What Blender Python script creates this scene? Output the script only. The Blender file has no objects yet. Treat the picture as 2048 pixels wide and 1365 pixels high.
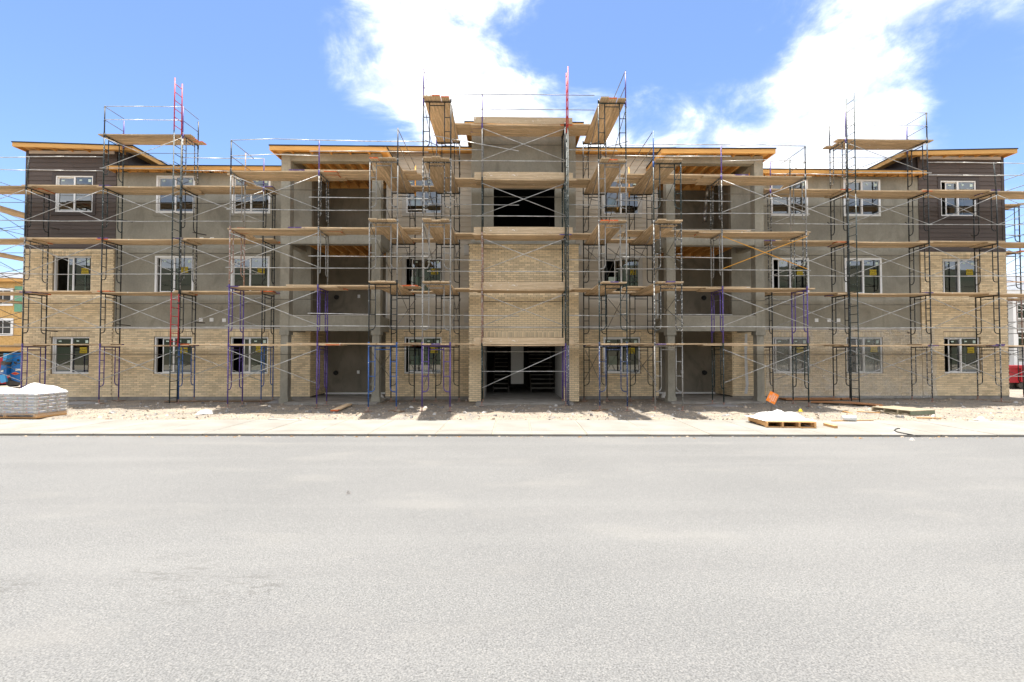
import bpy, math, random
from mathutils import Vector, Matrix, noise as mnoise
random.seed(7)
R = math.radians
scene = bpy.context.scene
col = scene.collection
# ------------------------------------------------------------------ camera
F = 967.0; YAW = R(.9); PIT = R(1.39); CAMH = 1.85
cam = bpy.data.cameras.new('camera'); cam.sensor_width = 36; cam.lens = F / 2048 * 36
cam.clip_start = .1; cam.clip_end = 3000
camo = bpy.data.objects.new('camera', cam); col.objects.link(camo)
camo.location = (0, 0, CAMH); camo.rotation_euler = (R(90) + PIT, 0, -YAW)
scene.camera = camo
_fw = Vector((math.sin(YAW) * math.cos(PIT), math.cos(YAW) * math.cos(PIT), math.sin(PIT)))
_rt = Vector((math.cos(YAW), -math.sin(YAW), 0)); _up = _rt.cross(_fw)
def ray(u, v): return _fw + _rt * ((u - 1024) / F) + _up * ((682.5 - v) / F)
def at(u, v, Y):
    r = ray(u, v); t = Y / r.y; return Vector((r.x * t, Y, r.z * t + CAMH))
def gz(u, v, z=0):
    r = ray(u, v); t = (z - CAMH) / r.z; return Vector((r.x * t, r.y * t, z))
# ------------------------------------------------------------------ world
SUN_EL = 79.5; SUN_AZ = -6.0       # azimuth from +Y, negative = towards -X
w = bpy.data.worlds.new('World'); scene.world = w; w.use_nodes = True
nt = w.node_tree; N = nt.nodes; Lk = nt.links; N.clear()
def nd(tree, t, **k):
    n = tree.nodes.new(t)
    for a, b in k.items():
        if a[0] == 'i' and a[1:].isdigit(): n.inputs[int(a[1:])].default_value = b
        else: setattr(n, a, b)
    return n
sky = nd(nt, 'ShaderNodeTexSky', sky_type='NISHITA', sun_disc=False, sun_elevation=R(SUN_EL), sun_rotation=R(SUN_AZ))
sky.air_density = 1.0; sky.dust_density = .35; sky.ozone_density = 2.2
tc = nd(nt, 'ShaderNodeTexCoord')
SKYS = .15
def dirpx(u, v): return ray(u, v).normalized()
# cloud banks, negative weights clear the sky in view: (direction, size, weight)
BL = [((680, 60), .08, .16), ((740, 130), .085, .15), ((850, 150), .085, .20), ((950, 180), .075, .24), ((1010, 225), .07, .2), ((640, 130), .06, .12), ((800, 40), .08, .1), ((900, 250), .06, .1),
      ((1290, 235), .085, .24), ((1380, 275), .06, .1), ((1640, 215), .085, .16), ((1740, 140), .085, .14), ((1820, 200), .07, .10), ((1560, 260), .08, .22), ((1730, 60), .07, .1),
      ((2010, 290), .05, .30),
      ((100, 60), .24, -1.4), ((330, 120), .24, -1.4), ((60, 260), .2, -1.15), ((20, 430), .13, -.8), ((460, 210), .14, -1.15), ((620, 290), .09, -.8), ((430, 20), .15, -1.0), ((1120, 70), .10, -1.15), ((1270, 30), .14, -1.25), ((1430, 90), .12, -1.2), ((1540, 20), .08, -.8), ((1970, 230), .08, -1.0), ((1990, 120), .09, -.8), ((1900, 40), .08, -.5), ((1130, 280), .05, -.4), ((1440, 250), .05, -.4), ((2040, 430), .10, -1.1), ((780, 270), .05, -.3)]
nz = nd(nt, 'ShaderNodeTexNoise'); nz.inputs['Scale'].default_value = 6.5; nz.inputs['Detail'].default_value = 9; nz.inputs['Roughness'].default_value = .62
nz.inputs['Distortion'].default_value = .35
mp = nd(nt, 'ShaderNodeMapping'); mp.inputs['Scale'].default_value = (1, 1, 1.7); mp.inputs['Location'].default_value = (3.1, .7, 1.9)
Lk.new(tc.outputs['Generated'], mp.inputs[0]); Lk.new(mp.outputs[0], nz.inputs['Vector'])
acc = None
def math_(op, a, b=None, c=None):
    n = nd(nt, 'ShaderNodeMath', operation=op)
    for i, x in enumerate((a, b, c)):
        if x is None: continue
        if isinstance(x, (int, float)): n.inputs[i].default_value = x
        else: Lk.new(x, n.inputs[i])
    return n.outputs[0]
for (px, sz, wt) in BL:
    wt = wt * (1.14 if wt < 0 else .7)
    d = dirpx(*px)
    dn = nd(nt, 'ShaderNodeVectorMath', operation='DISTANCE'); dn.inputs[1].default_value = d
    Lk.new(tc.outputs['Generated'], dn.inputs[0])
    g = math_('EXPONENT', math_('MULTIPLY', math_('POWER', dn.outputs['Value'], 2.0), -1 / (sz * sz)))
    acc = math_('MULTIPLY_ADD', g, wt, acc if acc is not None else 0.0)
den = math_('ADD', math_('MULTIPLY_ADD', math_('SUBTRACT', nz.outputs[0], .5), 2.3, 1.0), math_('MULTIPLY', acc, .62))  # extra cloud cover added all round, mostly unseen, to brighten the shaded facade
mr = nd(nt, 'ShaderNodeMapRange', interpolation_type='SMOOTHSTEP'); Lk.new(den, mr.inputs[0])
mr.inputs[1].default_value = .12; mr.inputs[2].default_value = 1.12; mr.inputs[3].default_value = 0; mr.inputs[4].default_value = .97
nz2 = nd(nt, 'ShaderNodeTexNoise'); nz2.inputs['Scale'].default_value = 11; nz2.inputs['Detail'].default_value = 7; nz2.inputs['Distortion'].default_value = .5
Lk.new(mp.outputs[0], nz2.inputs['Vector'])
cr = nd(nt, 'ShaderNodeMix', data_type='RGBA'); nr = nd(nt, 'ShaderNodeMapRange'); nr.inputs[1].default_value = .34; nr.inputs[2].default_value = .66; Lk.new(nz2.outputs[0], nr.inputs[0]); Lk.new(nr.outputs[0], cr.inputs[0])
cr.inputs[6].default_value = (1.0, 1.1, 1.3, 1); cr.inputs[7].default_value = (2.5, 2.46, 2.4, 1)
hs = nd(nt, 'ShaderNodeMix', data_type='RGBA', blend_type='MULTIPLY'); hs.inputs[0].default_value = 1; hs.inputs[7].default_value = (.180, .193, .218, 1)
Lk.new(sky.outputs[0], hs.inputs[6])
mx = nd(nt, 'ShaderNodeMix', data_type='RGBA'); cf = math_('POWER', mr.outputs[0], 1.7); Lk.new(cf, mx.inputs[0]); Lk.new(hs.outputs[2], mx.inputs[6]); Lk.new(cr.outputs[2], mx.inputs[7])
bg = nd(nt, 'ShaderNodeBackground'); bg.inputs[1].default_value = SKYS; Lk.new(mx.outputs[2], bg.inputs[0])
wo = nd(nt, 'ShaderNodeOutputWorld'); Lk.new(bg.outputs[0], wo.inputs[0])
# ------------------------------------------------------------------ sun and exposure
sl = bpy.data.lights.new('sun', 'SUN'); sl.energy = 2.0; sl.angle = R(.53); sl.color = (1, .95, .87)
so = bpy.data.objects.new('sun', sl); col.objects.link(so)
sd = Vector((math.sin(R(SUN_AZ)) * math.cos(R(SUN_EL)), math.cos(R(SUN_AZ)) * math.cos(R(SUN_EL)), math.sin(R(SUN_EL))))
so.rotation_euler = sd.to_track_quat('Z', 'Y').to_euler(); so.location = (0, 40, 60)
scene.view_settings.view_transform = 'Standard'; scene.view_settings.look = 'None'
scene.view_settings.exposure = 2.80; scene.view_settings.gamma = 1
scene.render.engine = 'CYCLES'
scene.cycles.max_bounces = 8; scene.cycles.diffuse_bounces = 4; scene.cycles.transparent_max_bounces = 24
# ------------------------------------------------------------------ materials
def mk(name, c1, c2=None, scale=6, rough=.8, bump=0, bscale=40, detail=4, metal=0, spec=.4, stretch=None, ramp=(.35, .65), island=0, objrand=0, fine=0, fscale=120):
    m = bpy.data.materials.new(name); m.use_nodes = True; t = m.node_tree; b = t.nodes['Principled BSDF']; L = t.links
    b.inputs['Roughness'].default_value = rough; b.inputs['Metallic'].default_value = metal; b.inputs['Specular IOR Level'].default_value = spec
    tcn = nd(t, 'ShaderNodeTexCoord'); src = tcn.outputs['Object']
    if stretch:
        mpn = nd(t, 'ShaderNodeMapping'); mpn.inputs['Scale'].default_value = stretch; L.new(src, mpn.inputs[0]); src = mpn.outputs[0]
    out = None
    if c2 is not None:
        n = nd(t, 'ShaderNodeTexNoise'); n.inputs['Scale'].default_value = scale; n.inputs['Detail'].default_value = detail; L.new(src, n.inputs['Vector'])
        r = nd(t, 'ShaderNodeMapRange'); r.inputs[1].default_value = ramp[0]; r.inputs[2].default_value = ramp[1]; L.new(n.outputs[0], r.inputs[0])
        x = nd(t, 'ShaderNodeMix', data_type='RGBA'); x.inputs[6].default_value = (*c1, 1); x.inputs[7].default_value = (*c2, 1); L.new(r.outputs[0], x.inputs[0]); out = x.outputs[2]
    else:
        rgb = nd(t, 'ShaderNodeRGB'); rgb.outputs[0].default_value = (*c1, 1); out = rgb.outputs[0]
    def vary(out, sock, amt):
        r = nd(t, 'ShaderNodeMapRange'); r.inputs[3].default_value = 1 - amt; r.inputs[4].default_value = 1 + amt; L.new(sock, r.inputs[0])
        h = nd(t, 'ShaderNodeHueSaturation'); L.new(out, h.inputs['Color']); L.new(r.outputs[0], h.inputs['Value']); return h.outputs[0]
    if island: g = nd(t, 'ShaderNodeNewGeometry'); out = vary(out, g.outputs['Random Per Island'], island)
    if objrand: g = nd(t, 'ShaderNodeObjectInfo'); out = vary(out, g.outputs['Random'], objrand)
    if fine:
        n = nd(t, 'ShaderNodeTexNoise'); n.inputs['Scale'].default_value = fscale; n.inputs['Detail'].default_value = 2; L.new(src, n.inputs['Vector'])
        r0 = nd(t, 'ShaderNodeMapRange'); r0.inputs[1].default_value = .3; r0.inputs[2].default_value = .7; L.new(n.outputs[0], r0.inputs[0])
        out = vary(out, r0.outputs[0], fine)
    L.new(out, b.inputs['Base Color'])
    if bump:
        n = nd(t, 'ShaderNodeTexNoise'); n.inputs['Scale'].default_value = bscale; n.inputs['Detail'].default_value = 3; L.new(src, n.inputs['Vector'])
        bn = nd(t, 'ShaderNodeBump'); bn.inputs['Strength'].default_value = bump; bn.inputs['Distance'].default_value = .02; L.new(n.outputs[0], bn.inputs['Height']); L.new(bn.outputs[0], b.inputs['Normal'])
    m['out'] = ''
    return m
M = {}
M['brick'] = mk('brick_tan', (.78, .635, .42), (.72, .57, .36), 1.2, .85, .3, 60, island=.18, objrand=.04, fine=.08)
M['mortar'] = mk('mortar', (.30, .24, .16), (.40, .32, .22), 3, .95, .3, 60)
M['stucco'] = mk('stucco_gray', (.34, .318, .258), (.24, .224, .182), .8, .92, .35, 30, detail=8, ramp=(.3, .72), fine=.06, fscale=14)
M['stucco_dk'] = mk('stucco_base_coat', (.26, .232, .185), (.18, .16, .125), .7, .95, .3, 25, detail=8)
M['concrete'] = mk('concrete_base', (.30, .28, .25), (.22, .205, .18), 2, .9, .3, 30)
M['siding_dk'] = mk('siding_brown', (.082, .060, .049), (.068, .049, .040), 2, .6, .12, 8, stretch=(.3, 1, 6), objrand=.10)
M['siding_bg'] = mk('siding_beige', (.56, .50, .41), (.52, .465, .38), 1.5, .65, .1, 8, stretch=(.3, 1, 6), objrand=.03)
M['trimdk'] = mk('trim_brown', (.055, .042, .038), None, 1, .6)
M['trimbg'] = mk('trim_beige', (.50, .475, .43), (.46, .44, .40), 2, .6)
M['white'] = mk('white_vinyl', (.80, .80, .79), None, 1, .4)
M['frieze'] = mk('primed_board', (.60, .55, .50), (.52, .47, .42), 2, .7)
M['wood'] = mk('fresh_lumber', (.68, .385, .12), (.58, .30, .085), 3, .7, .15, 20, stretch=(.3, 3, 8), objrand=.10)
M['osb'] = mk('sheathing', (.62, .40, .16), (.50, .30, .10), 5, .8, .1, 20, fine=.12, fscale=20)
M['roof'] = mk('roof_membrane', (.022, .022, .026), None, 1, .8)
M['shingle'] = mk('roof_shingle', (.17, .18, .20), (.12, .13, .15), 3, .9, fine=.2, fscale=9)
M['drywall'] = mk('drywall', (.50, .49, .46), (.44, .43, .40), 1, .9)
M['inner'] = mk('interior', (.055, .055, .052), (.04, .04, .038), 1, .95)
M['rubber'] = mk('black_rubber', (.02, .02, .02), None, 1, .7)
def paint(name, c, spots=(.55, .55, .52), thr=.62, sc=28, rough=.5):
    m = mk(name, c, spots, sc, rough, 0, detail=3, ramp=(thr, thr + .03), objrand=.12, spec=.5); return m
M['black'] = paint('frame_black', (.012, .016, .017), (.30, .31, .30), .67)
M['green'] = paint('frame_green', (.011, .026, .026), (.40, .42, .40), .64)
M['speck'] = paint('frame_speckled', (.045, .05, .05), (.42, .41, .385), .53, 22)
M['grayf'] = paint('frame_gray', (.27, .265, .25), (.07, .07, .07), .60, 18)
M['rustf'] = paint('frame_rust', (.30, .17, .13), (.42, .40, .37), .55, 14)
M['purple'] = paint('frame_purple', (.085, .05, .24), (.45, .42, .5), .66)
M['blue'] = paint('frame_blue', (.025, .10, .33), (.5, .55, .6), .66)
M['navy'] = paint('frame_navy', (.02, .045, .13), (.45, .47, .5), .60)
M['red'] = paint('frame_red', (.48, .02, .03), (.6, .5, .5), .68)
M['yellow'] = paint('frame_yellow', (.75, .34, .02), (.7, .55, .3), .7)
M['galv'] = mk('galvanised', (.52, .52, .505), (.34, .335, .32), 5, .42, metal=.35, detail=3, objrand=.18, fine=.2, fscale=9)
M['galvd'] = mk('galvanised_dull', (.17, .165, .15), (.10, .095, .085), 5, .5, metal=.2, objrand=.2)
def plankmat(name, c1, c2):
    m = mk(name, c1, c2, 2.6, .85, .35, 14, detail=8, stretch=(.45, 7, 7), objrand=.22, fine=.2, fscale=16)
    t = m.node_tree; L = t.links; b = t.nodes['Principled BSDF']; src = b.inputs['Base Color'].links[0].from_socket
    tcn = nd(t, 'ShaderNodeTexCoord'); sp = nd(t, 'ShaderNodeSeparateXYZ'); L.new(tcn.outputs['Generated'], sp.inputs[0])
    oi = nd(t, 'ShaderNodeObjectInfo')
    c = nd(t, 'ShaderNodeValToRGB'); c.color_ramp.interpolation = 'CONSTANT'
    e = c.color_ramp.elements; e[0].position = 0; e[0].color = (.62, .13, .035, 1); e[1].position = .5; e[1].color = (.12, .08, .20, 1)
    wh = nd(t, 'ShaderNodeMath', operation='MULTIPLY'); L.new(oi.outputs['Random'], wh.inputs[0]); wh.inputs[1].default_value = 7.31
    fr = nd(t, 'ShaderNodeMath', operation='FRACT'); L.new(wh.outputs[0], fr.inputs[0]); L.new(fr.outputs[0], c.inputs[0])
    nn = nd(t, 'ShaderNodeTexNoise'); nn.inputs['Scale'].default_value = 6; L.new(tcn.outputs['Object'], nn.inputs['Vector'])
    ad = nd(t, 'ShaderNodeMath', operation='MULTIPLY_ADD'); L.new(nn.outputs[0], ad.inputs[0]); ad.inputs[1].default_value = .10; L.new(sp.outputs[0], ad.inputs[2])
    lt = nd(t, 'ShaderNodeMath', operation='LESS_THAN'); L.new(ad.outputs[0], lt.inputs[0]); lt.inputs[1].default_value = .17
    # paint only on the plank edges (long narrow sides and ends)
    ge = nd(t, 'ShaderNodeNewGeometry'); tr = nd(t, 'ShaderNodeVectorTransform', vector_type='NORMAL', convert_from='WORLD', convert_to='OBJECT'); L.new(ge.outputs['Normal'], tr.inputs[0])
    s2 = nd(t, 'ShaderNodeSeparateXYZ'); L.new(tr.outputs[0], s2.inputs[0]); ab = nd(t, 'ShaderNodeMath', operation='ABSOLUTE'); L.new(s2.outputs[2], ab.inputs[0])
    l2 = nd(t, 'ShaderNodeMath', operation='LESS_THAN'); L.new(ab.outputs[0], l2.inputs[0]); l2.inputs[1].default_value = .5
    g2 = nd(t, 'ShaderNodeMath', operation='GREATER_THAN'); L.new(oi.outputs['Random'], g2.inputs[0]); g2.inputs[1].default_value = .55
    p1 = nd(t, 'ShaderNodeMath', operation='MULTIPLY'); L.new(lt.outputs[0], p1.inputs[0]); L.new(l2.outputs[0], p1.inputs[1])
    p2 = nd(t, 'ShaderNodeMath', operation='MULTIPLY'); L.new(p1.outputs[0], p2.inputs[0]); L.new(g2.outputs[0], p2.inputs[1])
    x = nd(t, 'ShaderNodeMix', data_type='RGBA'); L.new(p2.outputs[0], x.inputs[0]); L.new(src, x.inputs[6]); L.new(c.outputs[0], x.inputs[7])
    L.new(x.outputs[2], b.inputs['Base Color']); return m
M['plank'] = plankmat('weathered_plank', (.64, .475, .295), (.40, .285, .17))
M['toe'] = mk('toe_board', (.58, .44, .285), (.45, .335, .21), 2.4, .85, .3, 14, detail=6, stretch=(.4, 6, 6), objrand=.08, fine=.1, fscale=16)
M['wooddark'] = mk('old_board', (.20, .13, .08), (.13, .085, .05), 3, .85, .2, 20, stretch=(.4, 6, 6), objrand=.2)
M['ply'] = mk('form_plywood', (.36, .17, .07), (.28, .125, .05), 2, .7, .1, 10)
M['paper'] = mk('white_sheet', (.62, .62, .60), None, 1, .6)
M['label'] = mk('sticker_white', (.55, .66, .58), None, 1, .6)
M['notice'] = mk('notice_yellow', (.46, .34, .006), None, 1, .6)
M['ink'] = mk('black_ink', (.02, .02, .02), None, 1, .7)
M['orange'] = mk('sign_orange', (.75, .20, .015), None, 1, .5)
M['bagpaper'] = mk('bag_paper', (.62, .60, .56), (.54, .52, .49), 4, .6, .2, 20, objrand=.08)
M['inkblue'] = mk('ink_blue', (.16, .22, .42), (.34, .36, .46), 40, .7)
M['inkred'] = mk('ink_red', (.50, .22, .20), None, 40, .7)
M['cover'] = mk('white_plastic', (.62, .62, .62), (.54, .54, .54), 3, .45, .3, 8)
M['redsteel'] = mk('red_steel', (.42, .012, .022), (.33, .01, .018), 2, .5, .05, 5)
M['bluesteel'] = mk('blue_steel', (.012, .14, .40), (.01, .11, .34), 1, .35)
M['ltblue'] = mk('light_blue_steel', (.05, .30, .60), None, 1, .35)
M['darkmetal'] = mk('dark_metal', (.05, .045, .04), (.10, .08, .06), 5, .6)
M['graybldg'] = mk('lap_wall_taupe', (.33, .31, .27), (.30, .28, .245), 2, .8)
M['greenwrap'] = mk('green_sheathing', (.16, .36, .24), (.13, .31, .20), 4, .7)
M['foil'] = mk('foil_duct', (.45, .44, .42), (.25, .24, .22), 10, .35, metal=.6)
def weather(m, dark, lo=.54, hi=.70, amt=.55, sc=1.1, st=(1, 1, .55)):
    t = m.node_tree; L = t.links; b = t.nodes['Principled BSDF']; src = b.inputs['Base Color'].links[0].from_socket; tcn = nd(t, 'ShaderNodeTexCoord')
    for (s_, st_, a_, dst) in ((sc, st, amt, 1.6), (sc * 5, (1.6, 1, .5), amt * .5, .8)):
        q = nd(t, 'ShaderNodeMapping'); q.inputs['Scale'].default_value = st_; L.new(tcn.outputs['Object'], q.inputs[0])
        n = nd(t, 'ShaderNodeTexNoise'); n.inputs['Scale'].default_value = s_; n.inputs['Detail'].default_value = 8; n.inputs['Distortion'].default_value = dst; L.new(q.outputs[0], n.inputs[0])
        r_ = nd(t, 'ShaderNodeMapRange'); r_.inputs[1].default_value = lo; r_.inputs[2].default_value = hi; r_.inputs[4].default_value = a_; L.new(n.outputs[0], r_.inputs[0])
        x = nd(t, 'ShaderNodeMix', data_type='RGBA'); L.new(r_.outputs[0], x.inputs[0]); L.new(src, x.inputs[6]); x.inputs[7].default_value = (*dark, 1); src = x.outputs[2]
    L.new(src, b.inputs['Base Color'])
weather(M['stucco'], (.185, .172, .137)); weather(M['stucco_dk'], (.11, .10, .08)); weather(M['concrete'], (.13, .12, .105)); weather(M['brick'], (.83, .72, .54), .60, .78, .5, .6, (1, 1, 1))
weather(M['plank'], (.74, .72, .66), .66, .70, .8, 3.0, (1.5, 3, 3)); weather(M['toe'], (.78, .76, .70), .66, .69, .9, 3.0, (1.5, 3, 3))
# glass: clear body seen straight through, mirror by Fresnel
def glassmat(name, tint, extra):
    m = bpy.data.materials.new(name); m.use_nodes = True; t = m.node_tree; t.nodes.clear(); L = t.links
    o = nd(t, 'ShaderNodeOutputMaterial'); tr = nd(t, 'ShaderNodeBsdfTransparent'); tr.inputs[0].default_value = (*tint, 1)
    g = nd(t, 'ShaderNodeBsdfGlossy'); g.inputs['Roughness'].default_value = .01; g.inputs[0].default_value = (.92, .97, 1, 1)
    f = nd(t, 'ShaderNodeFresnel'); f.inputs[0].default_value = 1.52
    a = nd(t, 'ShaderNodeMath', operation='MULTIPLY_ADD'); a.inputs[1].default_value = 1.7; a.inputs[2].default_value = extra; L.new(f.outputs[0], a.inputs[0])
    x = nd(t, 'ShaderNodeMixShader'); L.new(a.outputs[0], x.inputs[0]); L.new(tr.outputs[0], x.inputs[1]); L.new(g.outputs[0], x.inputs[2]); L.new(x.outputs[0], o.inputs[0]); return m
M['glass'] = glassmat('window_glass', (.36, .43, .40), .08)
def filmmat():
    m = bpy.data.materials.new('clear_film'); m.use_nodes = True; t = m.node_tree; t.nodes.clear(); L = t.links
    o = nd(t, 'ShaderNodeOutputMaterial'); tr = nd(t, 'ShaderNodeBsdfTransparent'); tr.inputs[0].default_value = (.97, .97, .97, 1)
    d = nd(t, 'ShaderNodeBsdfDiffuse'); d.inputs[0].default_value = (.62, .62, .60, 1)
    tl = nd(t, 'ShaderNodeBsdfTranslucent'); tl.inputs[0].default_value = (.5, .5, .5, 1); ads = nd(t, 'ShaderNodeMixShader'); ads.inputs[0].default_value = .3
    L.new(d.outputs[0], ads.inputs[1]); L.new(tl.outputs[0], ads.inputs[2])
    tcn = nd(t, 'ShaderNodeTexCoord'); n = nd(t, 'ShaderNodeTexNoise'); n.inputs['Scale'].default_value = 1.6; n.inputs['Detail'].default_value = 6; n.inputs['Distortion'].default_value = 2.5
    L.new(tcn.outputs['Object'], n.inputs[0]); r = nd(t, 'ShaderNodeMapRange'); r.inputs[1].default_value = .35; r.inputs[2].default_value = .75; r.inputs[3].default_value = .12; r.inputs[4].default_value = .42
    L.new(n.outputs[0], r.inputs[0]); x = nd(t, 'ShaderNodeMixShader'); L.new(r.outputs[0], x.inputs[0]); L.new(tr.outputs[0], x.inputs[1]); L.new(ads.outputs[0], x.inputs[2])
    gl = nd(t, 'ShaderNodeBsdfGlossy'); gl.inputs['Roughness'].default_value = .25; x2 = nd(t, 'ShaderNodeMixShader'); x2.inputs[0].default_value = .05
    L.new(x.outputs[0], x2.inputs[1]); L.new(gl.outputs[0], x2.inputs[2]); L.new(x2.outputs[0], o.inputs[0]); return m
M['film'] = filmmat()
# ------------------------------------------------------------------ mesh helpers
class MB:
    def __init__(s): s.v = []; s.f = []; s.m = []; s.sm = []
    def add(s, vs, fs, mi=0, sm=False):
        o = len(s.v); s.v += [tuple(p) for p in vs]
        for f in fs: s.f.append(tuple(i + o for i in f)); s.m.append(mi); s.sm.append(sm)
        return s
    def box(s, x0, x1, y0, y1, z0, z1, mi=0):
        if x0 > x1: x0, x1 = x1, x0
        if y0 > y1: y0, y1 = y1, y0
        return s.add([(x0, y0, z0), (x1, y0, z0), (x1, y1, z0), (x0, y1, z0), (x0, y0, z1), (x1, y0, z1), (x1, y1, z1), (x0, y1, z1)],
                     [(0, 3, 2, 1), (4, 5, 6, 7), (0, 1, 5, 4), (1, 2, 6, 5), (2, 3, 7, 6), (3, 0, 4, 7)], mi)
    def hexa(s, b, t, mi=0):      # bottom quad, top quad (ccw from above)
        return s.add(list(b) + list(t), [(0, 3, 2, 1), (4, 5, 6, 7), (0, 1, 5, 4), (1, 2, 6, 5), (2, 3, 7, 6), (3, 0, 4, 7)], mi)
    def tube(s, p0, p1, r, n=6, mi=0, r1=None):
        p0 = Vector(p0); p1 = Vector(p1); d = (p1 - p0).normalized(); u = d.orthogonal().normalized(); q = d.cross(u); r1 = r if r1 is None else r1
        vs = [p0 + (u * math.cos(2 * math.pi * i / n) + q * math.sin(2 * math.pi * i / n)) * r for i in range(n)] + \
             [p1 + (u * math.cos(2 * math.pi * i / n) + q * math.sin(2 * math.pi * i / n)) * r1 for i in range(n)]
        o = len(s.v); s.add(vs, [(i, (i + 1) % n, n + (i + 1) % n, n + i) for i in range(n)], mi, True)
        s.f += [tuple(o + i for i in reversed(range(n))), tuple(o + n + i for i in range(n))]; s.m += [mi, mi]; s.sm += [False, False]
        return s
    def path(s, pts, r, n=6, mi=0):
        for a, b in zip(pts[:-1], pts[1:]): s.tube(a, b, r, n, mi)
        return s
    def prism(s, poly, y0, y1, mi=0):   # polygon in x,z extruded along y
        n = len(poly); s.add([(x, y0, z) for x, z in poly] + [(x, y1, z) for x, z in poly],
              [tuple(range(n)), tuple(reversed(range(n, 2 * n)))] + [(i, n + i, n + (i + 1) % n, (i + 1) % n) for i in range(n)], mi); return s
    def mesh(s, name, mats):
        me = bpy.data.meshes.new(name); me.from_pydata(s.v, [], s.f)
        for k in (mats if isinstance(mats, (list, tuple)) else [mats]): me.materials.append(M[k])
        me.polygons.foreach_set('material_index', s.m); me.polygons.foreach_set('use_smooth', s.sm); me.update(); return me
    def build(s, name, mats, parent=None, kind=None, local=False):
        if parent is not None and not local:
            o = ORG[parent.name]; s.v = [(x - o.x, y - o.y, z - o.z) for x, y, z in s.v]
        ob = bpy.data.objects.new(name, s.mesh(name, mats)); col.objects.link(ob)
        ORG[ob.name] = ORG[parent.name].copy() if parent is not None else Vector((0, 0, 0))
        if parent is not None: ob.parent = parent
        if kind: ob['kind'] = kind
        return ob
ORG = {}
def place(name, me, parent, loc, rz=0, world=True):
    ob = bpy.data.objects.new(name, me); col.objects.link(ob); ob.parent = parent
    ob.location = Vector(loc) - (ORG[parent.name] if (parent is not None and world) else Vector((0, 0, 0)))
    ob.rotation_euler = (0, 0, rz); ORG[ob.name] = Vector(loc); return ob
def thing(name, label, cat, loc=(0, 0, 0), rz=0, group=None):
    o = bpy.data.objects.new(name, None); col.objects.link(o); o.location = loc; o.rotation_euler = (0, 0, rz); o.empty_display_size = .2
    o['label'] = label; o['category'] = cat
    if group: o['group'] = group
    ORG[o.name] = Vector(loc); return o
def tag(o, label, cat, group=None):
    o['label'] = label; o['category'] = cat
    if group: o['group'] = group
    return o
def textmesh(txt, size, align='CENTER'):
    c = bpy.data.curves.new('txt', 'FONT'); c.body = txt; c.size = size; c.align_x = align; c.align_y = 'CENTER'; c.space_line = .85
    o = bpy.data.objects.new('txt', c); col.objects.link(o); bpy.context.view_layer.update()
    me = bpy.data.meshes.new_from_object(o.evaluated_get(bpy.context.evaluated_depsgraph_get()))
    vs = [tuple(v.co) for v in me.vertices]; fs = [tuple(p.vertices) for p in me.polygons]
    bpy.data.objects.remove(o); bpy.data.curves.remove(c); bpy.data.meshes.remove(me); return vs, fs
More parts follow.
